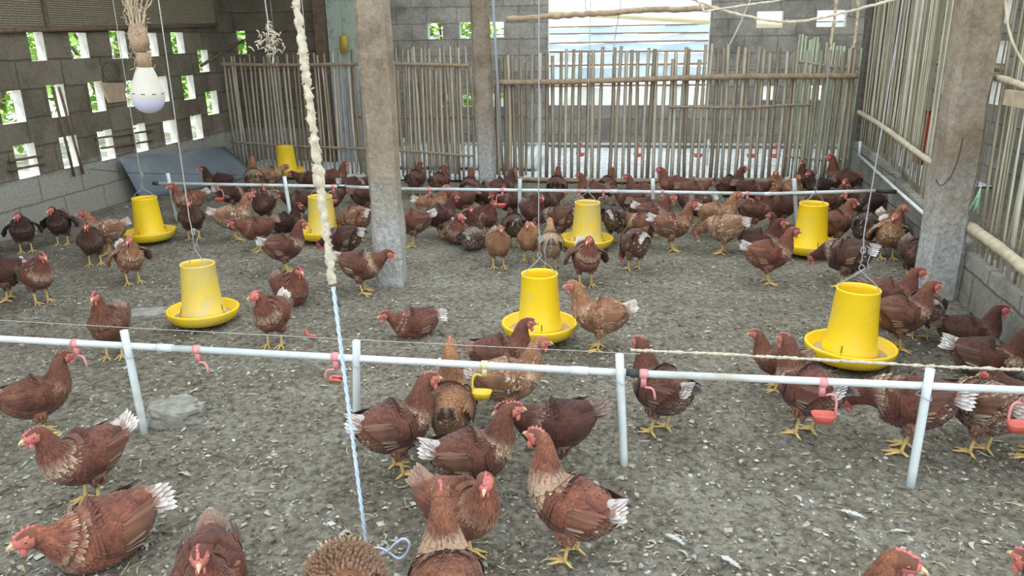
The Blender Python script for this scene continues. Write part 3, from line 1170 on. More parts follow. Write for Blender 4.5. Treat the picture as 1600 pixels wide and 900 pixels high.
pp = [on_y(x, y, PY1) for x, y in ((-60, 527), (0, 530), (258, 543.5), (400, 551), (905, 579), (985, 583), (1200, 594), (1600, 611), (1700, 614))]
pp[0] = pp[2] + (pp[2] - pp[4]) * ((pp[2].x + 4.45) / (pp[4].x - pp[2].x))
pp[8] = pp[5] + (pp[8] - pp[5]) * ((wxr(PY1) - 0.05 - pp[5].x) / (pp[8].x - pp[5].x))
pipe_line('water_pipe', [pp[0], pp[2], pp[4], pp[5], pp[8]], 0.0125, 'white plastic water pipe running across the foreground', [(on_y(978, 582.5, PY1), on_y(999, 583.5, PY1))])
bp = [on_y(x, y, PY2) for x, y in ((243, 286.5), (535, 291.5), (620, 295), (960, 299), (1200, 303), (1371, 298), (1412, 298))]
pipe_line('water_pipe', bp[:6], 0.0125, 'white plastic water pipe running across the far rows of hens',
          [(bp[0] - Vector((0.02, 0, 0)), bp[0] + Vector((0.03, 0, 0))), (on_y(528, 291.4, PY2), on_y(541, 291.8, PY2)), (bp[5] - Vector((0.01, 0, 0)), Vector((wxr(5.6) - 0.03, 5.75, bp[6].z)))])
# pipe down the right wall
mb = MB().mat('pvc_white')
a_ = on_x(1341, 258, wxr(7.0) - 0.03)
b_ = Vector((wxr(4.7) - 0.03, 4.62, 0.30))
e0 = Vector((wxr(7.3) - 0.03, 7.2, 0.38))
mb.tube([e0, Vector((wxr(5.75) - 0.03, 5.75, 0.335)), b_], 0.0125, 12)
mb.tube([e0 + Vector((0, 0.0, -0.0)), e0 + Vector((0, 0.02, 0.12))], 0.0125, 12)
o = mb.build('wall_pipe')
tag(o, 'white plastic pipe fixed along the low right wall', 'pipe')


def post(name, top_px, bot_px, Y, label, w_=0.028):
    a_ = on_y(top_px[0], top_px[1], Y)
    b_ = ground(*bot_px)
    b_.z = -0.02
    mb = MB().mat('pvc_white')
    Y2 = a_.y - 0.021
    a_.y = Y2
    b_ = Vector((b_.x, Y2 + (b_.y - Y) * 0.5, -0.03))
    d_ = (a_ - b_)
    rr = [w_ / 2 * (1.0 if i else 1.0) for i in range(6)]
    mb.tube([b_ + d_ * (i / 5) for i in range(6)], rr, 12)
    o = mb.build(name)
    mb = MB().mat('wire_galv')
    pz = b_ + d_ * 0.78
    mb.tube([pz + Vector((0.02 * math.cos(a), 0.014 + 0.034 * math.sin(a), 0.006 * math.sin(2 * a))) for a in [2 * PI * k / 16 for k in range(17)]], 0.0016, 5)
    mb.build('tie_wire', o)
    tag(o, label, 'post', 'posts of the ' + ('near' if Y < 4 else 'far') + ' water pipe')


for tp, bt, lb in (((199, 513), (233, 670), 'leaning white pipe post beside the rough concrete lump'),
                   ((560, 530), (572, 655), 'white pipe post right of the hanging rope in the foreground'),
                   ((968, 550), (976, 725), 'white pipe post beside the black pipe coupler'),
                   ((1450, 572), (1423, 760), 'white pipe post in front of the hens under the near pipe on the right')):
    post('pipe_post', tp, bt, PY1, lb)
for tp, bt, lb in (((264, 270), (279, 345), 'far pipe post at the pipe end by the metal sheet'),
                   ((446, 275), (452, 355), 'far pipe post standing just below the smallest yellow feeder'),
                   ((813, 279), (813, 352), 'far pipe post among the dense hens left of the hanging wire'),
                   ((1020, 279), (1020, 350), 'far pipe post in the middle of the dense hens'),
                   ((1240, 279), (1240, 352), 'far pipe post left of the yellow feeder near the right column')):
    post('pipe_post', tp, bt, PY2, lb, 0.030)


def drinker(pos, Y, mat_name, cup, label, s=1.0, side=1):
    root = empty('nipple_drinker', pos)
    mb = MB().mat('drinker_cream' if mat_name == 'drinker_yellow' else mat_name)
    # clamp: thick band round the pipe and tab below
    k = 14
    mb.tube([(-0.012 * s, 0, 0), (0.012 * s, 0, 0)], 0.0165 * s, 14)
    mb.box((-0.009 * s, -0.008 * s, -0.046 * s), (0.009 * s, 0.010 * s, -0.010 * s))
    mb.build('clamp', root)
    mb = MB().mat(mat_name)
    if cup:
        pts = bez((0.01 * s * side, -0.008, -0.042 * s), (0.04 * s * side, -0.01, -0.025 * s), (0.05 * s * side, -0.012, -0.045 * s), (0.045 * s * side, -0.014, -0.105 * s), 8)
    else:
        pts = bez((0.005 * s * side, -0.006, -0.045 * s), (0.02 * s * side, -0.01, -0.05 * s), (0.035 * s * side, -0.012, -0.03 * s), (0.04 * s * side, -0.014, -0.085 * s), 8)
    mb.tube(pts, 0.0042 * s, 8)
    mb.build('stem', root)
    if cup:
        mb = MB().mat('drinker_red' if mat_name == 'drinker_pink' else mat_name)
        ox, oz = (0.010 * s * side), -0.122 * s
        n = 20
        prof = [(0.30, -0.013), (0.75, -0.012), (0.95, 0.012), (1.0, 0.018), (0.90, 0.016), (0.72, -0.006), (0.0, -0.008)]
        rings = []
        for r_, z_ in prof:
            if r_ == 0:
                rings.append([mb.vert((ox, -0.012, oz + z_ * s))] * n)
                continue
            ring = []
            for j in range(n):
                a_ = 2 * PI * j / n
                ca, sa = math.cos(a_), math.sin(a_)
                e = 0.55
                px = math.copysign(abs(ca) ** e, ca) * 0.038 * s * r_
                py = math.copysign(abs(sa) ** e, sa) * 0.024 * s * r_
                ring.append(mb.vert((ox + px, -0.012 + py, oz + z_ * s)))
            rings.append(ring)
        for a2, b2 in zip(rings, rings[1:]):
            for j in range(n):
                j2 = (j + 1) % n
                if b2[j] == b2[j2]:
                    mb.face((a2[j], a2[j2], b2[j]))
                else:
                    mb.face((a2[j], a2[j2], b2[j2], b2[j]))
        mb.face(rings[0][::-1])
        mb.build('cup', root)
    tag(root, label, 'drinker', 'drinkers on the ' + ('near' if Y < 4 else 'far') + ' water pipe')
    return root


for x, y, m_, cup, sd_, lb in ((118, 536.5, 'drinker_pink', 0, 1, 'pink cupless drinker hook left of the leaning pipe post'),
                               (308, 546, 'drinker_pink', 0, 1, 'pink cupless drinker hook under the yellow feeder by the leaning post'),
                               (524, 557.5, 'drinker_pink', 0, -1, 'pink drinker clamp touching the hanging rope'),
                               (757, 570, 'drinker_yellow', 1, -1, 'yellow drinker with a yellow cup on the near pipe'),
                               (1006, 584, 'drinker_pink', 0, 1, 'pink cupless drinker hook beside the black coupler'),
                               (1286, 597.5, 'drinker_pink', 1, 1, 'pink drinker with a reddish cup in front of a brown hen'),
                               (1606, 611, 'drinker_pink', 1, -1, 'red drinker cup at the right end of the near pipe')):
    p = on_y(x, y, PY1)
    if m_ == 'drinker_yellow':
        d_ = drinker(p, PY1, 'drinker_yellow', cup, lb, 0.9, sd_)
    else:
        d_ = drinker(p, PY1, m_, cup, lb, 1.0, sd_)
for x, y, cup, sd_, lb in ((275, 287.5, 1, 1, 'far drinker nearest the pipe end by the metal sheet'), (340, 289, 1, 1, 'far drinker left of the light brown hen under the pipe'),
                           (412, 290, 1, 1, 'far drinker left of the post below the smallest feeder'), (521, 291.5, 1, -1, 'far drinker beside the black coupler'),
                           (672, 296, 0, -1, 'far drinker first to the right of the middle column'), (785, 297, 1, -1, 'far drinker above the hen walking forward'),
                           (905, 298.5, 0, 1, 'far drinker above the dusty feeder, left one'), (943, 299, 0, -1, 'far drinker above the dusty feeder, right one'),
                           (1035, 300, 0, 1, 'far drinker just right of the middle pipe post'), (1168, 302.5, 1, 1, 'far drinker left of the last pipe post'),
                           (1322, 301, 0, 1, 'far drinker right of the last pipe post')):
    drinker(on_y(x, y, PY2), PY2, 'drinker_pink', cup, lb, 1.0, sd_)
# pipe and red drinkers in the pen behind the fence
mb = MB().mat('pvc_white')
mb.tube([(-2.6, 8.9, 0.24), (3.0, 8.9, 0.25)], 0.012, 8)
for x_ in (-2.6, -0.9, 0.9, 3.0):
    mb.tube([(x_, 8.92, 0.0), (x_, 8.92, 0.30)], 0.012, 8)
o = mb.build('water_pipe')
tag(o, 'white water pipe in the pen behind the bamboo fence', 'pipe')
for x, lb in ((907, 'first'), (997, 'second'), (1092, 'third'), (1175, 'fourth'), (1214, 'fifth')):
    p = on_y(x, 226, 8.9)
    p.z = 0.245
    root = empty('hanging_drinker', p)
    mb = MB().mat('drinker_red')
    mb.ball((0, -0.005, 0.0), 0.026, 10, 6)
    mb.build('clamp', root)
    mb = MB().mat('drinker_red')
    mb.tube([(0, -0.005, 0), (0, -0.005, -0.12)], 0.006, 6)
    mb.build('stem', root)
    mb = MB().mat('drinker_red')
    mb.lathe([(0.0, -0.145), (0.04, -0.14), (0.052, -0.10), (0.045, -0.10), (0.0, -0.125)], 14)
    mb.build('cup', root)
    tag(root, lb + ' red drinker behind the bamboo fence counted from the narrow post', 'drinker', 'red drinkers behind the fence')

# strings above the pipes
def cord(name, pts, r_, mat_name, label, cat='string', n=6, parent=None):
    mb = MB().mat(mat_name)
    mb.tube(pts, r_, n)
    o = mb.build(name, parent)
    if label:
        tag(o, label, cat)
    return o


def beaded(mb, pts, r_, amp, q, n=6):
    """dust-caked cord: many short lumps"""
    P, Rr = [], []
    for a_, b_ in zip(pts, pts[1:]):
        L = (b_ - a_).length
        k = max(2, int(L / (r_ * 1.6)))
        for i in range(k):
            P.append(a_.lerp(b_, i / k) + Vector((q.uniform(-1, 1), q.uniform(-1, 1), q.uniform(-1, 1))) * r_ * 0.25)
            Rr.append(r_ * (1 + q.uniform(-amp, amp)))
    mb.tube(P, Rr, n)


cord('guard_string', [Vector((WX + 0.02, PY1, 0.45))] + [on_y(x, y, PY1) for x, y in ((-40, 498), (200, 512), (560, 531), (968, 551.5), (1000, 553))], 0.0012, 'string_grey', 'thin pale string stretched above the near water pipe')
mb = MB().mat('rope_dusty')
beaded(mb, [on_y(x, y, PY1 + 0.02) for x, y in ((985, 547), (1100, 552), (1300, 563), (1450, 572), (1600, 578), (1680, 581))] + [Vector((wxr(2.4), PY1 + 0.02, 0.41))], 0.0048, 0.45, random.Random(5))
o = mb.build('dusty_rope')
tag(o, 'dust-caked cord stretched above the near pipe on the right', 'cord')
cord('guard_string', [on_y(x, y, PY2) for x, y in ((264, 271), (446, 276), (813, 280), (1020, 280), (1240, 279), (1400, 272))], 0.0016, 'wire_dark', 'thin dark string stretched above the far water pipe')
cord('wall_wire', [on_x(140, 264, WX + 0.03), on_x(200, 270, WX + 0.2), on_y(264, 272, 6.0)], 0.003, 'wire_dark', 'dark wire running from the left wall to the far pipe end')


# ------------------------------------------------------------------ hanging feeders
def make_feeder(dust):
    root = empty('poultry_feeder')
    mb = MB().mat('feeder_dusty' if dust else 'feeder_yellow')
    H_ = 0.31
    mb.lathe([(0.112, 0.035), (0.114, 0.05), (0.104, 0.06), (0.094, 0.18), (0.086, H_ - 0.012), (0.089, H_ - 0.004), (0.086, H_), (0.081, H_ - 0.006), (0.081, H_ - 0.02), (0.088, 0.18), (0.098, 0.05), (0.106, 0.035), (0.112, 0.035)], 36)
    mb.build('hopper', root)
    mb = MB().mat('feeder_yellow')
    mb.lathe([(0.0, 0.004), (0.13, 0.0), (0.155, 0.006), (0.176, 0.030), (0.184, 0.056), (0.184, 0.064), (0.178, 0.068), (0.170, 0.060), (0.150, 0.022), (0.12, 0.014), (0.0, 0.012)], 44)
    mb.build('pan', root)
    mb = MB().mat('feed')
    mb.lathe([(0.155, 0.0225), (0.135, 0.027), (0.10, 0.045), (0.09, 0.046)], 32)
    mb.build('feed', root)
    mb = MB().mat('feed')
    mb.lathe([(0.0, 0.23), (0.06, 0.22), (0.086, 0.21)], 24)
    mb.build('feed', root)
    mb = MB().mat('wire_galv')
    top = Vector((0, 0, H_ + 0.075))
    for s_ in (-1, 1):
        mb.tube(bez((0.084 * s_, 0, H_ - 0.03), (0.084 * s_, 0.0, H_ + 0.03), (0.02 * s_, 0, H_ + 0.04), top, 10), 0.0022, 6)
    mb.tube([top + Vector((0.010 * math.cos(a), 0, 0.012 + 0.012 * math.sin(a))) for a in [2 * PI * k / 14 for k in range(15)]], 0.0022, 6)
    mb.build('bail', root)
    for a_ in (-1.9, 0.6):
        mb = MB().mat('wire_dark')
        ca, sa = math.cos(a_), math.sin(a_)
        mb.tube([(0.107 * ca, 0.107 * sa, 0.085), (0.110 * ca, 0.110 * sa, 0.05), (0.118 * ca, 0.118 * sa, 0.04)], 0.002, 5)
        mb.build('hook', root)
    return root


def copy_tree(o, parent=None):
    c_ = o.copy()
    C.objects.link(c_)
    if parent is not None:
        c_.parent = parent
    for ch in list(o.children):
        copy_tree(ch, c_)
    return c_


protoF = {0: make_feeder(False), 1: make_feeder(True)}
usedF = set()
feeders = [((236, 372), 5.3, 1.0, 0, 'clean yellow feeder by the leaning metal sheet', (200, 0)),
           ((505, 370), 5.35, 1.0, 1, 'yellow feeder just left of the middle column behind the rope', None),
           ((319, 497), 3.58, 0.98, 1, 'dust-coated yellow feeder nearest the leaning pipe post', (272, 100)),
           ((450, 272), 7.9, 1.0, 0, 'smallest and farthest yellow feeder before the bamboo fence', None),
           ((916, 383), 5.35, 1.0, 1, 'dull dusty yellow feeder amid the dense hens, cord behind a hen', None),
           ((843, 520), 3.55, 1.0, 0, 'yellow feeder with a hen on each side in the middle of the floor', (835, 0)),
           ((1264, 391), 5.35, 1.05, 0, 'bright yellow feeder left of the long blue-white cord', (1300, 0)),
           ((1326, 557), 3.40, 1.05, 0, 'largest bright yellow feeder just behind the near pipe', (1385, 100))]
for i, (bpx, _, s_, du, lb, toppx) in enumerate(feeders):
    g = ground(*bpx, z=0.03)
    if du in usedF:
        o = copy_tree(protoF[du])
    else:
        o = protoF[du]
        usedF.add(du)
    o.location = (g.x, g.y, 0.024)
    o.rotation_euler = (rnd.uniform(-0.02, 0.02), rnd.uniform(-0.02, 0.02), rnd.uniform(-0.6, 0.6))
    o.scale = (s_, s_, s_)
    tag(o, lb, 'feeder', 'yellow hanging feeders')
    zt = 0.024 + s_ * 0.405
    topz_ = 2.62
    mb = MB().mat('wire_galv' if i in (5, 6, 7) else 'string_grey')
    sway = {0: 0.0, 2: 0.0, 7: 0.05}.get(i, 0.0)
    P = [Vector((g.x, g.y, zt)), Vector((g.x + 0.004, g.y, zt + 0.07)), Vector((g.x - 0.003, g.y, zt + 0.14)), Vector((g.x + sway * 0.5, g.y, 1.4)), Vector((g.x + sway, g.y, topz_))]
    mb.tube(P, 0.0026, 6)
    lo = P[1]
    mb.tube([lo + Vector((0.009 * math.sin(a), 0.004, 0.015 * math.cos(a))) for a in [2 * PI * k / 12 for k in range(13)]], 0.003, 6)
    if i in (2, 5, 7):
        mb.tube([lo + Vector((0.01, 0, 0.02)), lo + Vector((0.035, 0, 0.0)), lo + Vector((0.02, -0.01, -0.05)), lo + Vector((0.03, -0.01, -0.10))], 0.002, 5)
    o2 = mb.build('feeder_string')
    tag(o2, 'thin cord holding the ' + lb.split(' yellow feeder')[0] + ' yellow feeder' + lb.split(' yellow feeder')[1] if ' yellow feeder' in lb else 'cord over feeder', 'cord', 'feeder cords')
    o2['label'] = ['thin cord above the clean feeder by the metal sheet', 'thin cord above the feeder left of the middle column', 'thin cord with a knot above the dust-coated feeder',
                   'thin cord above the farthest smallest feeder', 'thin cord above the dull feeder amid the dense hens', 'pale cord with a knotted loop above the central feeder',
                   'cord above the bright feeder left of the corner column', 'blue-white cord above the largest feeder behind the near pipe'][i]

# ------------------------------------------------------------------ near hanging rope
root = empty('hanging_rope', on_y(575, 870, 1.62))
rb = on_y(575, 872, 1.62)
rt = on_y(463, -30, 1.62)
rt = Vector((rt.x, 1.66, rt.z + 0.9))
l0 = on_y(463, 0, 1.64)
d_ = (l0 - rb)


def rp(t_):
    return rb + d_ * t_


mb = MB().mat('rope_dusty')
q = random.Random(9)
pts = [rp(t_) for t_ in [1.7 - 0.02 * k for k in range(int((1.7 - 0.51) / 0.02))]]
P, Rr = [], []
for a_, b_ in zip(pts, pts[1:]):
    for k in range(4):
        P.append(a_.lerp(b_, k / 4) + Vector((q.uniform(-1, 1), q.uniform(-1, 1), 0)) * 0.0022)
        Rr.append(0.0088 * (1 + q.uniform(-0.28, 0.28)))
kk = len(P) - 38
for k in range(6):
    Rr[kk + k - 2] = 0.0135
mb.tube(P, Rr, 8)
P0_ = P[-1]
# fuzzy tufts
for k in range(260):
    t_ = q.uniform(0.54, 1.6)
    c_ = rp(t_)
    a_ = q.uniform(0, 2 * PI)
    dd = Vector((math.cos(a_), math.sin(a_), q.uniform(-0.7, 0.7)))
    mb.tube([c_ + dd * 0.006, c_ + dd * q.uniform(0.010, 0.015)], [0.0022, 0.001], 4)
o = mb.build('rope_wrap', root)
mb = MB().mat('rope_blue')
# braided lower cord: two strands twisted
n = 165
for s_ in (0, PI):
    P = []
    for k in range(n + 1):
        t_ = 0.54 * (1 - k / n)
        a_ = k * 0.55 + s_
        P.append(rp(t_) + Vector((math.cos(a_), math.sin(a_), 0)) * 0.0022)
    mb.tube(P, 0.0032, 6)
o = mb.build('rope_cord', root)
o['label'] = 'blue-white braided lower cord'
mb = MB().mat('rope_blue')
r_r, u_ = RT, Vector((0, 0, 1))


def off(x, z, y=0.0):
    return rb + Vector((x, y, z))


loop = []
S = 1.0 / 640.0
for (px, py) in ((575, 862), (590, 856), (606, 862), (622, 873), (634, 866), (640, 850), (630, 842), (616, 851), (605, 862), (592, 867), (577, 868)):
    loop.append(on_y(px, py, 1.60))
sm = []
for i in range(len(loop) - 1):
    p0 = loop[max(0, i - 1)]
    p1, p2 = loop[i], loop[i + 1]
    p3 = loop[min(len(loop) - 1, i + 2)]
    for k in range(5):
        t_ = k / 5
        sm.append(0.5 * ((2 * p1) + (p2 - p0) * t_ + (2 * p0 - 5 * p1 + 4 * p2 - p3) * t_ ** 2 + (-p0 + 3 * p1 - 3 * p2 + p3) * t_ ** 3))
mb.tube(sm, 0.0036, 7)
mb.tube([rp(0.0) + Vector((0, 0, 0.03)), rp(0.0) + Vector((0, 0, -0.008))], [0.0065, 0.0078], 8)
o = mb.build('rope_loop', root)
mb = MB().mat('wire_galv')
c_ = rb + Vector((0.004, 0, -0.022))
mb.tube([c_ + Vector((0.009 * math.cos(a), 0, 0.014 * math.sin(a))) for a in [2 * PI * k / 16 for k in range(17)]], 0.0018, 6)
mb.tube([c_ + Vector((0.003, 0, -0.014)), c_ + Vector((0.006, 0, -0.06)), c_ + Vector((0.004, 0, -0.10))], 0.0018, 6)
mb.build('wire_ring', root)
for ch in root.children:
    ch.matrix_parent_inverse = Matrix.Translation(-root.location)
tag(root, 'thick fuzzy cream rope with a blue-white lower end and a loop', 'rope')

# ------------------------------------------------------------------ bulb with dusty cords
bc = EYE + ray(231, 150) * 2.05
bz = bc
root = empty('light_bulb', bz)
mb = MB().mat('bulb_diffuser')
prof = [(0.0, -0.040)]
for k in range(1, 9):
    a_ = k / 8 * PI / 2
    prof.append((0.037 * math.sin(a_), -0.004 - 0.036 * math.cos(a_)))
mb.lathe(prof, 28)
mb.build('diffuser', root)
mb = MB().mat('bulb_white')
mb.lathe([(0.037, -0.004), (0.0385, 0.004), (0.037, 0.010), (0.032, 0.026), (0.024, 0.048), (0.0185, 0.062), (0.0155, 0.066), (0.0, 0.066)], 28)
mb.build('housing', root)
mb = MB().mat('slot_dark')
for k in range(10):
    a_ = 2 * PI * k / 10
    mb.box((-0.004, 0.0365, 0.0065), (0.004, 0.0382, 0.0085), Matrix.Rotation(a_, 3, 'Z'))
mb.build('vent_slot', root)
mb = MB().mat('socket_brown')
mb.lathe([(0.0, 0.064), (0.016, 0.065), (0.0165, 0.08), (0.0155, 0.098), (0.0, 0.10)], 20)
mb.build('cap', root)
root.rotation_euler = (0.04, 0.05, 0.3)
tag(root, 'white LED light bulb hanging in front of the left wall', 'light bulb')
root = empty('lamp_socket', bz)
mb = MB().mat('socket_brown')
mb.lathe([(0.0, 0.098), (0.019, 0.10), (0.021, 0.125), (0.019, 0.15), (0.010, 0.16), (0.0, 0.162)], 20)
mb.build('holder', root)
mb = MB().mat('cobweb')
q = random.Random(77)
for k in range(16):
    a_ = q.uniform(0, 2 * PI)
    e = Vector((q.uniform(-0.16, 0.10), q.uniform(-0.05, 0.2), q.uniform(0.30, 0.5)))
    P = bez((0.014 * math.cos(a_), 0.014 * math.sin(a_), 0.12), (0.012 * math.cos(a_), 0.012 * math.sin(a_), 0.20), e * 0.7 + Vector((0, 0, 0.05)), e, 14)
    mb.tube([p + Vector((q.uniform(-1, 1), q.uniform(-1, 1), 0)) * 0.003 for p in P], [0.0024 * q.uniform(0.4, 1.4) for _ in P], 5)
for k in range(170):
    a_ = q.uniform(0, 2 * PI)
    z_ = q.uniform(0.06, 0.26)
    r_ = 0.021 + 0.25 * max(0, z_ - 0.16) * q.random()
    c_ = Vector((r_ * math.cos(a_), r_ * math.sin(a_), z_))
    mb.tube([c_, c_ + Vector((q.uniform(-0.012, 0.012), q.uniform(-0.012, 0.012), q.uniform(-0.01, 0.02)))], [0.0012, 0.0006], 4)
for k in range(6):
    x0_ = 0.02 + 0.02 * k
    mb.tube(bez((x0_, 0.0, 0.40), (x0_ + 0.02, 0.0, 0.27 - 0.01 * k), (x0_ + 0.06, 0, 0.22), (x0_ + 0.02 + 0.01 * k, 0, 0.44), 12), 0.0013, 4)
mb.build('dusty_cobweb', root)
tag(root, 'brown lamp socket wrapped in dusty cobweb strands above the bulb', 'lamp socket')


# cords and poles near the top
def img_cord(name, pix, dist, r_, mat_name, label, cat='cord', lump=0.0, up=''):
    P = [EYE + ray(x, y) * (dist if not isinstance(dist, (list, tuple)) else dist[i]) for i, (x, y) in enumerate(pix)]
    sm = []
    for i in range(len(P) - 1):
        p0 = P[max(0, i - 1)]
        p1, p2 = P[i], P[i + 1]
        p3 = P[min(len(P) - 1, i + 2)]
        for k in range(6):
            t_ = k / 6
            sm.append(0.5 * ((2 * p1) + (p2 - p0) * t_ + (2 * p0 - 5 * p1 + 4 * p2 - p3) * t_ ** 2 + (-p0 + 3 * p1 - 3 * p2 + p3) * t_ ** 3))
    sm.append(P[-1])
    # the ends run on up to the roof
    if 'a' in up:
        e_, s_ = sm[0], (sm[0] - sm[1]).normalized()
        s_ = Vector((s_.x * 0.4, s_.y * 0.4, max(0.6, s_.z))).normalized()
        sm.insert(0, e_ + s_ * ((RZ - e_.z) / s_.z))
    if 'b' in up:
        e_, s_ = sm[-1], (sm[-1] - sm[-2]).normalized()
        s_ = Vector((s_.x * 0.4, s_.y * 0.4, max(0.6, s_.z))).normalized()
        sm.append(e_ + s_ * ((RZ - e_.z) / s_.z))
    mb = MB().mat(mat_name)
    if lump:
        beaded(mb, sm, r_, lump, random.Random(len(label)))
    else:
        mb.tube(sm, r_, 7)
    o = mb.build(name)
    tag(o, label, cat)
    return o


img_cord('overhead_rope', ((1020, -30), (1105, 8), (1180, 28), (1240, 34), (1300, 24), (1390, 1), (1440, -16)), 3.2, 0.0055, 'rope_dusty', 'tan rope sagging overhead before the far right openings', 'rope', 0.12, up='ab')
img_cord('overhead_rope', ((1100, 18), (1180, 6), (1215, 1), (1300, -20)), 3.1, 0.004, 'rope_dusty', 'thinner tan rope crossing the sagging one overhead', 'rope', 0.2, up='ab')
img_cord('overhead_string', ((1140, 70), (1155, 40), (1170, 5), (1180, -20)), 3.3, 0.003, 'string_grey', 'grey cord rising steeply to the overhead ropes', up='b')
img_cord('overhead_pole', ((790, 30), (900, 23), (1010, 16), (1130, 12)), 5.2, 0.020, 'bamboo_pole', 'brown bamboo pole crossing the top of the window opening', 'pole', 0.05)
img_cord('overhead_string', ((916, 24), (915, 10), (914, -20)), 5.2, 0.003, 'string_grey', 'thin string holding up the brown pole before the window', up='b')
img_cord('overhead_string', ((957, 90), (962, 50), (968, 18), (972, -20)), 5.25, 0.003, 'string_grey', 'thin string hanging beside the brown pole before the window', up='b')
img_cord('dusty_strand', ((1307, -10), (1305, 20), (1300, 55), (1298, 80)), 3.6, 0.006, 'cobweb', 'dusty strand hanging over the far right vent opening', 'strand', 0.3, up='a')
img_cord('dusty_strand', ((1342, -10), (1340, 20), (1336, 60), (1333, 75)), 3.7, 0.006, 'cobweb', 'dusty strand hanging against the dark corner column', 'strand', 0.3, up='a')
img_cord('overhead_string', ((413, -10), (416, 15), (421, 48)), 4.0, 0.003, 'string_grey', 'short string holding the bundle of rags near the rope', up='a')
mb = MB().mat('rope_dusty')
q = random.Random(8)
cb = EYE + ray(421, 68) * 4.0
for k in range(60):
    a_ = Vector((q.gauss(0, 0.022), q.gauss(0, 0.022), q.gauss(0, 0.036)))
    e = a_ + Vector((q.uniform(-1, 1), q.uniform(-1, 1), q.uniform(-1, 1))) * 0.03
    mb.tube([cb + a_, cb + (a_ + e) / 2 + Vector((0.004, 0, 0.004)), cb + e], 0.0035, 5)
mb.tube([cb + Vector((0, 0, 0.09)), cb], 0.004, 5)
o = mb.build('rag_bundle')
tag(o, 'small tangled bundle of pale rags hanging left of the rope', 'bundle')
mb = MB().mat('yellow_tin')
c_ = on_y(537, 69, 8.8)
mb.tube([c_ + Vector((0, 0, -0.09)), c_ + Vector((0, 0, 0.09))], 0.045, 14)
mb.tube([c_ + Vector((0, 0, 0.09)), c_ + Vector((0, 0, 0.5))], 0.004, 5)
o = mb.build('yellow_tin')
tag(o, 'dull yellow tin hanging behind the fence left of the middle column', 'tin')
# conduit beside the narrow post
mb = MB().mat('wire_galv')
c_ = Vector((-1.235, 7.46, 0))
mb.tube([c_ + Vector((0.04, 0, 0.3)), c_ + Vector((0.0, 0, 1.2)), c_ + Vector((-0.05, 0, 2.5))], 0.013, 8)
o = mb.build('conduit_pipe')
tag(o, 'thin pale conduit running up the narrow concrete post', 'pipe')
# green tuft and wire at the right column
mb = MB().mat('string_green')
c_ = on_x(1524, 297, wxr(4.3) + 0.0)
c_ = Vector((wxr(4.2) - 0.01, 4.26, c_.z))
q = random.Random(2)
for k in range(26):
    e = Vector((q.uniform(-0.03, 0.0), q.uniform(-0.05, 0.05), -q.uniform(0.02, 0.11)))
    mb.tube([c_ + Vector((0, 0, 0.04)), c_ + e * 0.5, c_ + e], 0.0022, 4)
o = mb.build('string_tuft')
tag(o, 'pale green tuft of string tied beside the right column', 'string')
img_cord('column_wire', ((1504, 215), (1498, 245), (1486, 275), (1470, 290), (1462, 280)), 4.55, 0.003, 'wire_dark', 'thin wire looped across the face of the right column', 'wire')
img_cord('overhead_string', ((1570, -10), (1577, 50), (1597, 95), (1620, 120)), 3.1, 0.004, 'bamboo_light_pole', 'tan cord hanging in front of the pale bamboo screen', up='a')
# board on the near right screen
mb = MB().mat('wood_board')
a_ = Vector((wxr(3.8) - 0.01, 3.3, 1.10))
mb.box((a_.x - 0.03, 3.2, 1.07), (a_.x - 0.008, 4.05, 1.14))
o = mb.build('wooden_board', smooth=False)
tag(o, 'plain wooden board nailed across the near bamboo screen', 'board')

# ------------------------------------------------------------------ stones and small things on the floor
def rock(name, px, size, seed, mat_name, label, sc=(1, 1, 1), rz=0.0):
    g = ground(*px)
    mb = MB().mat(mat_name)
    mb.ball((0, 0, 0), 1.0, 28, 18)
    vv = []
    for p in mb.v:
        p = Vector(p)
        n_ = noise.noise(p * 1.6 + Vector((seed, 0, 0))) * 0.35 + noise.noise(p * 4.5 + Vector((seed, 3, 0))) * 0.16 + noise.noise(p * 13) * 0.05
        p = p * (1 + n_)
        p = Vector((max(-0.9, min(0.9, p.x)), max(-0.85, min(0.85, p.y)), max(-0.5, min(0.75, p.z))))
        vv.append((p.x * size[0], p.y * size[1], p.z * size[2]))
    mb.v = vv
    o = mb.build(name, smooth=False)
    o.location = (g.x, g.y, gz(g.x, g.y) + size[2] * 0.35)
    o.rotation_euler = (0, 0, rz)
    tag(o, label, 'stone')


rock('concrete_lump', (277, 655), (0.115, 0.085, 0.07), 3.3, 'stone_grey', 'rough grey concrete lump beside the leaning pipe post', rz=0.2)
rock('flat_stone', (225, 493), (0.14, 0.075, 0.03), 5.1, 'stone_grey', 'flat grey stone behind the hen near the leaning post', rz=0.5)


def broken_bit(px, label, name='drinker_fragment', curve=True):
    g = ground(*px)
    mb = MB().mat('drinker_red')
    z_ = gz(g.x, g.y) + 0.012
    if curve:
        mb.tube([Vector((g.x + 0.03 * math.cos(a), g.y + 0.022 * math.sin(a), z_ + 0.004 * math.sin(3 * a))) for a in [0.4 + 5.2 * k / 14 for k in range(15)]], 0.007, 7)
    else:
        mb.tube([Vector((g.x - 0.03, g.y, z_ + 0.03)), Vector((g.x - 0.02, g.y, z_)), Vector((g.x + 0.03, g.y - 0.01, z_))], 0.007, 7)
    o = mb.build(name)
    tag(o, label, 'plastic fragment')


broken_bit((527, 597), 'broken red drinker cup lying on the dirt by the rope')
broken_bit((487, 528), 'bent red plastic piece lying on the dirt behind the near pipe', curve=False)
# ------------------------------------------------------------------ hens
def cr(a, b, c, d, t_):
    return 0.5 * ((2 * b) + (c - a) * t_ + (2 * a - 5 * b + 4 * c - d) * t_ ** 2 + (-a + 3 * b - 3 * c + d) * t_ ** 3)


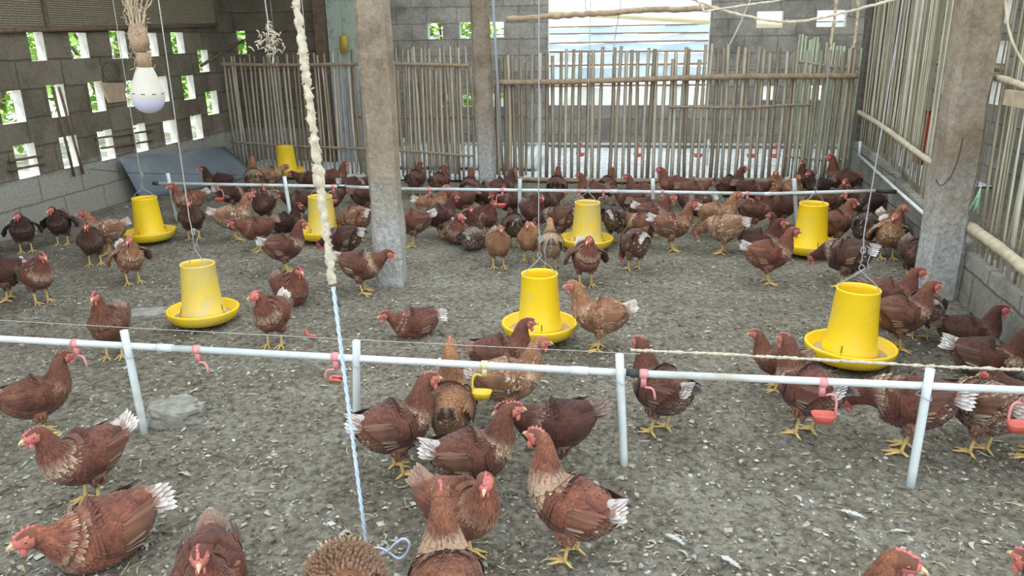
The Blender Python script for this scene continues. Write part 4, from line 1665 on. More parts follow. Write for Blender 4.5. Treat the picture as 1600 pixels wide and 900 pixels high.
POSE = {
    # head (x, z) seen from the side, head yaw (deg), head elevation, body pitch, sit drop, tail elevation
    'stand': dict(h=(0.130, 0.362), yaw=0, el=-4, pitch=4, drop=0, tail=35),
    'tall': dict(h=(0.112, 0.410), yaw=0, el=5, pitch=10, drop=0, tail=30),
    'lookleft': dict(h=(0.118, 0.362), yaw=55, el=-5, pitch=6, drop=0, tail=35),
    'lookright': dict(h=(0.118, 0.362), yaw=-55, el=-5, pitch=6, drop=0, tail=35),
    'lookback': dict(h=(0.100, 0.385), yaw=95, el=0, pitch=8, drop=0, tail=35),
    'low': dict(h=(0.180, 0.295), yaw=0, el=-20, pitch=-2, drop=0, tail=28),
    'lowleft': dict(h=(0.195, 0.290), yaw=40, el=-20, pitch=-2, drop=0, tail=28),
    'peck': dict(h=(0.185, 0.080), yaw=0, el=-62, pitch=-16, drop=0, tail=20),
    'feed': dict(h=(0.205, 0.165), yaw=0, el=-50, pitch=-10, drop=0, tail=22),
    'sit': dict(h=(0.118, 0.355), yaw=0, el=0, pitch=3, drop=0.112, tail=25),
    'sitleft': dict(h=(0.112, 0.350), yaw=50, el=0, pitch=3, drop=0.112, tail=25),
    'sitlow': dict(h=(0.150, 0.275), yaw=0, el=-4, pitch=-2, drop=0.118, tail=8),
    'fluff': dict(h=(0.108, 0.350), yaw=-30, el=-4, pitch=8, drop=0, tail=35, spread=1.0),
}
HEN_N = [0]


def hen_template(pose, var, seed):
    ps = POSE[pose]
    q = random.Random(seed * 31 + 5)
    cream = {'ruff': 2.6, 'plain': 0.25, 'cream': 1.0, 'mottled': 0.8, 'frizz': 0.3, 'pale': 1.0}[var]
    mott = {'ruff': 0.0, 'plain': 0.0, 'cream': 0.0, 'mottled': 0.07, 'frizz': 0.1, 'pale': 0.14}[var]
    cneck = cream
    cream = min(1.0, cream)
    white_tail = {'ruff': 1.0, 'plain': 0.15, 'cream': 0.9, 'mottled': 0.95, 'frizz': 0.2, 'pale': 0.8}[var]
    pitch = R(ps['pitch'])
    drop = ps['drop']
    PV = Vector((0, 0, 0.213))

    def B(x, z, y=0.0):
        v_ = Vector((x * 0.83, y, z)) - PV
        c_, s_ = math.cos(pitch), math.sin(pitch)
        return Vector((v_.x * c_ - v_.z * s_, v_.y, v_.x * s_ + v_.z * c_)) + PV - Vector((0, 0, drop))
    ST = [(-0.182, 0.272, 0.010, 0.010), (-0.165, 0.265, 0.036, 0.036), (-0.13, 0.245, 0.062, 0.066), (-0.075, 0.222, 0.084, 0.092),
          (-0.015, 0.208, 0.094, 0.102), (0.045, 0.210, 0.092, 0.099), (0.090, 0.226, 0.079, 0.084)]
    stn = [(B(x, z), rw, rh, 'b') for x, z, rw, rh in ST]
    p0 = stn[-1][0]
    hb = Vector((ps['h'][0], 0, ps['h'][1] - drop))
    yaw, el = R(ps['yaw']), R(ps['el'])
    hd = Vector((math.cos(el) * math.cos(yaw), math.cos(el) * math.sin(yaw), math.sin(el)))
    dirn = (hb - p0).normalized()
    t0 = Vector((math.cos(pitch + 0.5), 0, math.sin(pitch + 0.5)))
    L = (hb - p0).length
    p1 = p0 + t0 * L * 0.33
    p2 = hb - (dirn * 0.5 + Vector((0, 0, 1 if hb.z > p0.z + 0.05 else -0.1)) * 0.5 + hd * 0.25).normalized() * L * 0.36
    for k in range(1, 8):
        t_ = k / 7
        a = 1 - t_
        p = p0 * a ** 3 + p1 * 3 * a * a * t_ + p2 * 3 * a * t_ * t_ + hb * t_ ** 3
        r_ = 0.0255 + 0.055 * a ** 1.35
        stn.append((p, r_, r_ * 1.06, 'n'))
    ofs = Vector((0, 0, 0.006))
    for dd, rw, rh in ((0.016, 0.0268, 0.0300), (0.033, 0.0255, 0.0288), (0.048, 0.0200, 0.0222), (0.060, 0.0125, 0.0138), (0.066, 0.004, 0.004)):
        stn.append((hb + hd * dd + ofs, rw, rh, 'h'))
    # resample
    S_ = []
    for i in range(len(stn) - 1):
        a, b, c_, d_ = stn[max(0, i - 1)], stn[i], stn[i + 1], stn[min(len(stn) - 1, i + 2)]
        sub = 4 if b[3] == 'b' else (2 if b[3] == 'n' else 2)
        for k in range(sub):
            t_ = k / sub
            S_.append((cr(a[0], b[0], c_[0], d_[0], t_), cr(a[1], b[1], c_[1], d_[1], t_), cr(a[2], b[2], c_[2], d_[2], t_), b[3], i + t_))
    S_.append((stn[-1][0], stn[-1][1], stn[-1][2], 'h', len(stn) - 1))
    n = len(S_)
    T, SD, U_ = [], [], []
    for i in range(n):
        T.append((S_[min(n - 1, i + 1)][0] - S_[max(0, i - 1)][0]).normalized())
    side = Vector((0, 1, 0))
    for i in range(n):
        side = (side - T[i] * side.dot(T[i])).normalized()
        SD.append(side.copy())
        U_.append(T[i].cross(side) if False else side.cross(T[i]) * -1)
    # make sure "up" really is dorsal at the start
    sgn = 1 if U_[8].z > 0 else -1
    U_ = [u_ * sgn for u_ in U_]
    mb = MB().mat('plumage')
    NS = 18
    rings = []
    nb = 6.0
    for i in range(n):
        c_, rw, rh, zone, idx = S_[i]
        ring = []
        for k in range(NS):
            a = 2 * PI * k / NS
            shade = 0.34 + 0.08 * q.random()
            g_ = 0.0
            if zone == 'n' and idx < 9.5:
                g_ = 0.0
            b_ = 0.0
            if idx < 3.0 and math.sin(a) < -0.3:
                g_ = 0.35 * (0.4 + cream)
            ring.append(mb.vert(c_ + SD[i] * (max(0.002, rw) * math.cos(a)) + U_[i] * (max(0.002, rh) * math.sin(a)), (shade, min(1, g_), b_, 1)))
        rings.append(ring)
    hstart = [i for i in range(n) if S_[i][3] == 'h'][0]
    for i in range(n - 1):
        for k in range(NS):
            up_ = math.sin(2 * PI * (k + 0.5) / NS)
            mid = i - hstart
            if S_[i][3] == 'h' and mid >= 0 and (up_ < 0.72 or mid > 4) and not (up_ > 0.3 and mid < 1):
                mb.mat('face_red')
            else:
                mb.mat('plumage')
            mb.face((rings[i][k], rings[i][(k + 1) % NS], rings[i + 1][(k + 1) % NS], rings[i + 1][k]))
    mb.mat('plumage')
    mb.face(rings[0][::-1])
    mb.face(rings[-1])

    frizz = var == 'frizz'

    def feather(mb, p, d, nrm, L_, W_, col, tipcol=None, lift=0.18, curl=0.0):
        """d: direction of growth, nrm: outward normal"""
        d = (d - nrm * d.dot(nrm)).normalized()
        s_ = nrm.cross(d)
        tc = tipcol or col
        q0 = p - nrm * 0.0015
        m1 = p + d * L_ * 0.5 + nrm * (L_ * lift * 0.8 + 0.0012)
        m2 = p + d * L_ * 0.86 + nrm * (L_ * (lift * 0.9 + curl) + 0.0008)
        tp = p + d * L_ + nrm * (L_ * (lift * 0.7 + curl * 1.6))
        a = [mb.vert(q0 + s_ * W_ * 0.22, col), mb.vert(q0 - s_ * W_ * 0.22, col),
             mb.vert(m1 - s_ * W_ * 0.5 - nrm * W_ * 0.14, col), mb.vert(m1 + s_ * W_ * 0.5 - nrm * W_ * 0.14, col),
             mb.vert(m2 - s_ * W_ * 0.34 - nrm * W_ * 0.08, tc), mb.vert(m2 + s_ * W_ * 0.34 - nrm * W_ * 0.08, tc), mb.vert(tp, tc),
             mb.vert((m1 + m2) / 2 + nrm * W_ * 0.02, col)]
        mb.face((a[0], a[1], a[2], a[3]))
        mb.face((a[3], a[2], a[7]))
        mb.face((a[2], a[4], a[7]))
        mb.face((a[5], a[3], a[7]))
        mb.face((a[4], a[6], a[5], a[7]))

    # feathers over body and neck
    i = 2.0
    while i < hstart - 0.2:
        i0 = int(i)
        f_ = i - i0
        i1 = min(n - 1, i0 + 1)
        c_ = S_[i0][0].lerp(S_[i1][0], f_)
        rw = S_[i0][1] * (1 - f_) + S_[i1][1] * f_
        rh = S_[i0][2] * (1 - f_) + S_[i1][2] * f_
        idx = S_[i0][4] * (1 - f_) + S_[i1][4] * f_
        tt = T[i0].lerp(T[i1], f_).normalized()
        s_ = SD[i0].lerp(SD[i1], f_).normalized()
        u_ = U_[i0].lerp(U_[i1], f_).normalized()
        neck = smoothstep(6.0, 8.0, idx)
        headn = smoothstep(9.0, 13.0, idx)
        Lf = 0.026 * (1 - neck) + 0.030 * neck
        Lf = Lf * (1 - headn) + 0.012 * headn
        Wf = 0.0155 * (1 - neck) + 0.0075 * neck
        Wf = Wf * (1 - headn) + 0.0055 * headn
        cnt = max(9, int(2 * PI * math.sqrt(rw * rh) / (Wf * 0.72)))
        ph = q.random()
        for k in range(cnt):
            a = 2 * PI * (k + ph + q.uniform(-0.25, 0.25)) / cnt
            ca, sa = math.cos(a), math.sin(a)
            p = c_ + s_ * (rw * ca) + u_ * (rh * sa)
            fb = max(0.0, (i - 0.9))
            j0 = int(fb)
            j1 = min(n - 1, j0 + 1)
            g2 = fb - j0
            cb_ = S_[j0][0].lerp(S_[j1][0], g2)
            pb_ = cb_ + SD[j0].lerp(SD[j1], g2) * ((S_[j0][1] * (1 - g2) + S_[j1][1] * g2) * ca) + U_[j0].lerp(U_[j1], g2) * ((S_[j0][2] * (1 - g2) + S_[j1][2] * g2) * sa)
            back = (pb_ - p)
            if back.length < 1e-5 or back.dot(tt) > 0:
                back = -tt
            back.normalize()
            circ = s_ * (-sa * rw) + u_ * (ca * rh)
            nr = back.cross(circ).normalized()
            rad_ = s_ * ca + u_ * sa
            if nr.dot(rad_) < 0:
                nr = -nr
            belly = smoothstep(0.2, 0.9, -sa) * smoothstep(5.0, 1.0, idx)
            sh = 0.5 + q.uniform(-0.17, 0.17) - 0.13 * smoothstep(0.2, 0.7, sa) * (1 - neck) + 0.08 * neck
            g_ = 0.0
            if 6.0 < idx < (10.6 if var == 'ruff' else 9.3):
                wgt = math.exp(-((idx - 8.0) / 1.7) ** 2) if var == 'ruff' else math.exp(-((idx - 7.7) / 1.25) ** 2)
                g_ = cneck * wgt * q.uniform(0.15, 1.25)
            g_ = max(g_, belly * q.uniform(0.1, 0.5) * (0.4 + 0.6 * min(1, cream)))
            b_ = q.uniform(0.3, 0.8) if (q.random() < mott * (0.4 + belly) or q.random() < 0.10 * belly * cream) else 0.0
            g_ = min(0.95, g_)
            if var == 'pale' and idx < 6:
                g_ = max(g_, q.uniform(0, 0.6))
            col = (sh - 0.05 * neck, min(1, g_ * 0.45), b_ * 0.6, 1)
            tip = (min(1, sh + 0.07 + 0.12 * neck), min(1, g_), b_, 1)
            ff = 1.0 + q.uniform(-0.15, 0.2)
            lift = 0.08 + 0.08 * q.random() + 0.15 * belly
            cu = 0.0
            if frizz and idx < 7:
                lift, cu = 0.75, 0.55
                col = (sh + 0.15, 0.30, 0, 1)
                tip = (sh + 0.25, 0.62, 0.05, 1)
            feather(mb, p, back + s_ * q.uniform(-0.1, 0.1), nr, Lf * ff * (0.75 if frizz else 1), Wf * (0.6 if frizz else 1), col, tip, lift, cu)
        i += max(0.35, Lf * 0.40 / max(1e-4, (S_[i1][0] - S_[i0][0]).length))
    # legs
    if drop == 0:
        for sg in (-1, 1):
            top = B(-0.015, 0.155, 0.045 * sg)
            hock = Vector((-0.012 + 0.0, 0.042 * sg, 0.098))
            foot = Vector((0.004, 0.042 * sg, 0.013))
            mb.mat('plumage')
            mb.col = (0.5, 0.12, 0.0, 1)
            mb.tube([top, top.lerp(hock, 0.4), top.lerp(hock, 0.8), hock], [0.045, 0.034, 0.021, 0.011], 12)
            for k in range(60):
                t_ = q.uniform(0.1, 0.95)
                a = q.uniform(0, 2 * PI)
                rr = 0.045 * (1 - t_) + 0.013 * t_
                nr = Vector((math.cos(a), math.sin(a), 0))
                sh = 0.5 + q.uniform(-0.15, 0.2)
                feather(mb, top.lerp(hock, t_) + nr * rr, Vector((0, 0, -1)), nr, 0.022, 0.012, (sh, 0.15 * q.random(), 0, 1), (sh + 0.1, 0.3 * q.random(), 0, 1))
            mb.mat('leg_yellow')
            mb.tube([hock + Vector((0, 0, 0.012)), hock, hock.lerp(foot, 0.25), hock.lerp(foot, 0.8), foot], [0.0085, 0.0095, 0.0068, 0.0068, 0.0085], 10)
            for an, ln in ((-32, 0.052), (2, 0.062), (34, 0.052), (180, 0.028)):
                a = R(an * sg)
                dx, dy = math.cos(a), math.sin(a)
                P = [foot + Vector((0, 0, 0.002)), foot + Vector((dx * ln * 0.35, dy * ln * 0.35, 0.002)), foot + Vector((dx * ln * 0.75, dy * ln * 0.75, -0.006)), foot + Vector((dx * ln, dy * ln, -0.008)), foot + Vector((dx * (ln + 0.009), dy * (ln + 0.009), -0.012))]
                mb.tube(P, [0.0062, 0.0058, 0.0048, 0.0038, 0.001], 7)
    HEN_N[0] += 1
    root = mb.build('hen', attr='fc')

    # wings
    def surf_y(x, z):
        for (xa, za, ra, ha), (xb, zb, rb_, hb2) in zip(ST, ST[1:]):
            if xa <= x <= xb:
                t_ = (x - xa) / (xb - xa)
                zc, rw, rh = za + (zb - za) * t_, ra + (rb_ - ra) * t_, ha + (hb2 - ha) * t_
                e = 1 - ((z - zc) / rh) ** 2
                return rw * math.sqrt(max(0.12, e))
        return 0.03
    spread = ps.get('spread', 0.0)

    def W(a, b, sg, extra=0.0):
        x = 0.088 - 0.245 * a
        zt = 0.262 + 0.022 * math.sin(PI * min(1, a * 1.1))
        zb = 0.238 - 0.072 * math.sin(PI * min(1.0, a ** 0.75))
        z = zt + (zb - zt) * b
        z += (0.018 * a) * (1 - b) * 0.2
        edge = max(0.0, 1 - a / 0.16, (1 - b / 0.22) * 0.9, (b - 0.85) / 0.3)
        y = surf_y(max(-0.15, x), z) + 0.007 - 0.013 * edge + extra + spread * (0.012 + 0.05 * b)
        return B(x, z - spread * 0.02 * a, y * sg)
    for sg in (1, -1):
        mb = MB().mat('plumage')
        q2 = random.Random(seed * 7 + sg)
        na, nbb = 14, 7
        fr_, bk = [], []
        for i in range(na + 1):
            fr_.append([mb.vert(W(0.78 * i / na, j / nbb, sg, 0.0), (0.35, 0, 0, 1)) for j in range(nbb + 1)])
            bk.append([mb.vert(W(0.78 * i / na, j / nbb, sg, -0.010), (0.35, 0, 0, 1)) for j in range(nbb + 1)])
        for i in range(na):
            for j in range(nbb):
                mb.face((fr_[i][j], fr_[i + 1][j], fr_[i + 1][j + 1], fr_[i][j + 1]))
                mb.face((bk[i][j], bk[i][j + 1], bk[i + 1][j + 1], bk[i + 1][j]))
        for i in range(na):
            mb.face((fr_[i][0], bk[i][0], bk[i + 1][0], fr_[i + 1][0]))
            mb.face((fr_[i][nbb], fr_[i + 1][nbb], bk[i + 1][nbb], bk[i][nbb]))
        tilt = lambda v_: B(v_.x + PV.x, v_.z + PV.z, v_.y) - B(PV.x, PV.z)

        def nrm_at(a, b):
            e = 0.03
            u1 = W(min(1, a + e), b, sg) - W(max(0, a - e), b, sg)
            v1 = W(a, min(1, b + e), sg) - W(a, max(0, b - e), sg)
            nn_ = u1.cross(v1).normalized()
            return nn_ if nn_.y * sg > 0 else -nn_
        # flight feathers
        for k in range(11):
            b_ = 0.98 - 0.085 * k
            a_ = 0.40 + 0.018 * k
            p = W(a_, b_, sg, 0.001 + 0.0011 * k)
            d_ = tilt(Vector((-1, -(0.10 + 0.02 * k) * sg, 0.0 + 0.30 * (1 - k / 10))))
            cr_ = q2.uniform(0.35, 0.85) if k < (3 if cream > 0.5 else 1) else (0.12 * q2.random())
            sh = 0.36 + q2.uniform(-0.12, 0.12)
            feather(mb, p, d_, nrm_at(a_, b_), 0.082 + 0.0032 * k, 0.0150, (sh, cr_ * cream * 0.7, 0.0, 1), (sh, cr_ * cream, 0.35 * cream if k < 2 else 0, 1), 0.02)
        # coverts
        for ra in range(16):
            a_ = 0.72 - 0.047 * ra
            nbk = 10
            for k in range(nbk + 1):
                b_ = (k + (0.5 if ra % 2 else 0)) / (nbk + 0.5)
                p = W(a_, b_, sg, 0.003)
                sh = 0.34 + q2.uniform(-0.14, 0.14) + 0.05 * (ra > 9)
                wt = q2.uniform(0.3, 0.8) if q2.random() < mott * 0.8 else 0
                Lc = 0.034 if ra < 5 else 0.024
                gg = q2.uniform(0, 0.5) if var in ('pale', 'mottled') and q2.random() < 0.5 else 0.0
                feather(mb, p, tilt(Vector((-1, 0, 0.04 + 0.1 * q2.random() - 0.25 * (a_ < 0.1)))), nrm_at(a_, b_), Lc, 0.0155, (sh, gg * 0.5, wt, 1), (sh + 0.07, gg, wt, 1), 0.06)
        mb.build('wing', root, attr='fc')
    # tail
    mb = MB().mat('plumage')
    te = R(ps['tail']) + pitch
    base = B(-0.145, 0.268)
    for layer, (cnt, ln, wd, zz) in enumerate(((11, 0.098, 0.028, 0.0), (9, 0.074, 0.027, 0.010), (9, 0.050, 0.025, 0.016), (7, 0.065, 0.026, -0.014))):
        for k in range(cnt):
            u1 = (k - (cnt - 1) / 2) / ((cnt - 1) / 2)
            ya_ = u1 * R(24)
            ee = te - abs(u1) * R(14) - (R(26) if layer == 3 else 0)
            d_ = Vector((-math.cos(ee) * math.cos(ya_), math.cos(ee) * math.sin(ya_), math.sin(ee)))
            nr = Vector((math.sin(ee) * 0.9, u1 * 0.9, math.cos(ee))).normalized()
            if layer == 3:
                nr = Vector((-0.3, u1 * 0.8, -1)).normalized()
            wt = white_tail * q.uniform(0.55, 1.0) if layer != 2 else white_tail * q.uniform(0, 0.5)
            sh = 0.5 + q.uniform(-0.12, 0.12)
            feather(mb, base + Vector((0.0, u1 * 0.026, zz - abs(u1) * 0.016)), d_, nr, ln * q.uniform(0.9, 1.05), wd, (sh, 0.15 * cream, wt * 0.45, 1), (sh + 0.1, 0.1, wt, 1), 0.03)
    # solid core so that the tail has body
    P = [base + Vector((0.02, 0, -0.008)), base + Vector((-math.cos(te) * 0.04, 0, math.sin(te) * 0.04 - 0.006)), base + Vector((-math.cos(te) * 0.085, 0, math.sin(te) * 0.085 - 0.004))]
    mb.col = (0.45, 0.1, 0.5 * white_tail, 1)
    mb.tube(P, [0.030, 0.020, 0.006], 12)
    o = mb.build('tail', root, attr='fc')
    if white_tail > 0.5:
        o['label'] = 'white-tipped tail'
    # head pieces in the head's own frame
    hc = hb + hd * 0.022 + ofs
    hs = SD[hstart + 2]
    hs = Vector((-math.sin(yaw), math.cos(yaw), 0))
    hu = hd.cross(hs)

    HK = 1.14

    def Hd(x, y, z):
        return hc + hd * (x * HK) + hs * (y * HK) + hu * (z * HK)
    mb = MB().mat('comb_red')
    prof = [(0.034, 0.008), (0.032, 0.022), (0.026, 0.019), (0.022, 0.035), (0.015, 0.026), (0.009, 0.043), (0.002, 0.030), (-0.005, 0.044), (-0.010, 0.029), (-0.018, 0.036), (-0.020, 0.022), (-0.012, 0.014), (0.0, 0.018), (0.018, 0.018)]
    lean = q.uniform(-0.25, 0.25)
    Lf_, Rt_ = [], []
    for (x, z) in prof:
        th_ = 0.0038 if z < 0.025 else 0.0018
        zz = (z - 0.018) * (0.50 if seed % 3 else 0.62) + 0.018
        Lf_.append(mb.vert(Hd(x, th_ + lean * max(0, z - 0.02), zz)))
        Rt_.append(mb.vert(Hd(x, -th_ + lean * max(0, z - 0.02), zz)))
    cL, cR = mb.vert(Hd(0.006, 0.004, 0.022)), mb.vert(Hd(0.006, -0.004, 0.022))
    m_ = len(prof)
    for k in range(m_):
        k2 = (k + 1) % m_
        mb.face((Lf_[k], Lf_[k2], cL))
        mb.face((Rt_[k2], Rt_[k], cR))
        mb.face((Lf_[k], Rt_[k], Rt_[k2], Lf_[k2]))
    mb.build('comb', root)
    Rm = Matrix((hd, hs, hu)).transposed()
    for sg in (1, -1):
        mb = MB().mat('comb_red')
        mb.ball(Hd(0.020, 0.0085 * sg, -0.026), 0.0125, 10, 7, (0.75, 0.38, 1.15), Rm)
        mb.build('wattle', root)
        mb = MB().mat('eye_orange')
        mb.ball(Hd(0.012, 0.0212 * sg, 0.005), 0.0046, 10, 7)
        mb.mat('eye_black')
        mb.ball(Hd(0.0125, 0.0238 * sg, 0.005), 0.0028, 8, 6)
        mb.build('eye', root)
    mb = MB().mat('beak_horn')
    mb.tube([Hd(0.024, 0, -0.001), Hd(0.036, 0, 0.0), Hd(0.047, 0, -0.004), Hd(0.054, 0, -0.011)], [0.0100, 0.0080, 0.0048, 0.0008], 10)
    mb.tube([Hd(0.024, 0, -0.009), Hd(0.036, 0, -0.0095), Hd(0.046, 0, -0.0115)], [0.007, 0.0050, 0.0008], 8)
    mb.build('beak', root)
    root.rotation_mode = 'XYZ'
    return root


TONE = {'d': (0.074, 0.028, 0.019), 'k': (0.045, 0.019, 0.014), 'm': (0.125, 0.047, 0.031), 'r': (0.165, 0.064, 0.038), 'l': (0.25, 0.115, 0.062), 'g': (0.32, 0.18, 0.105)}
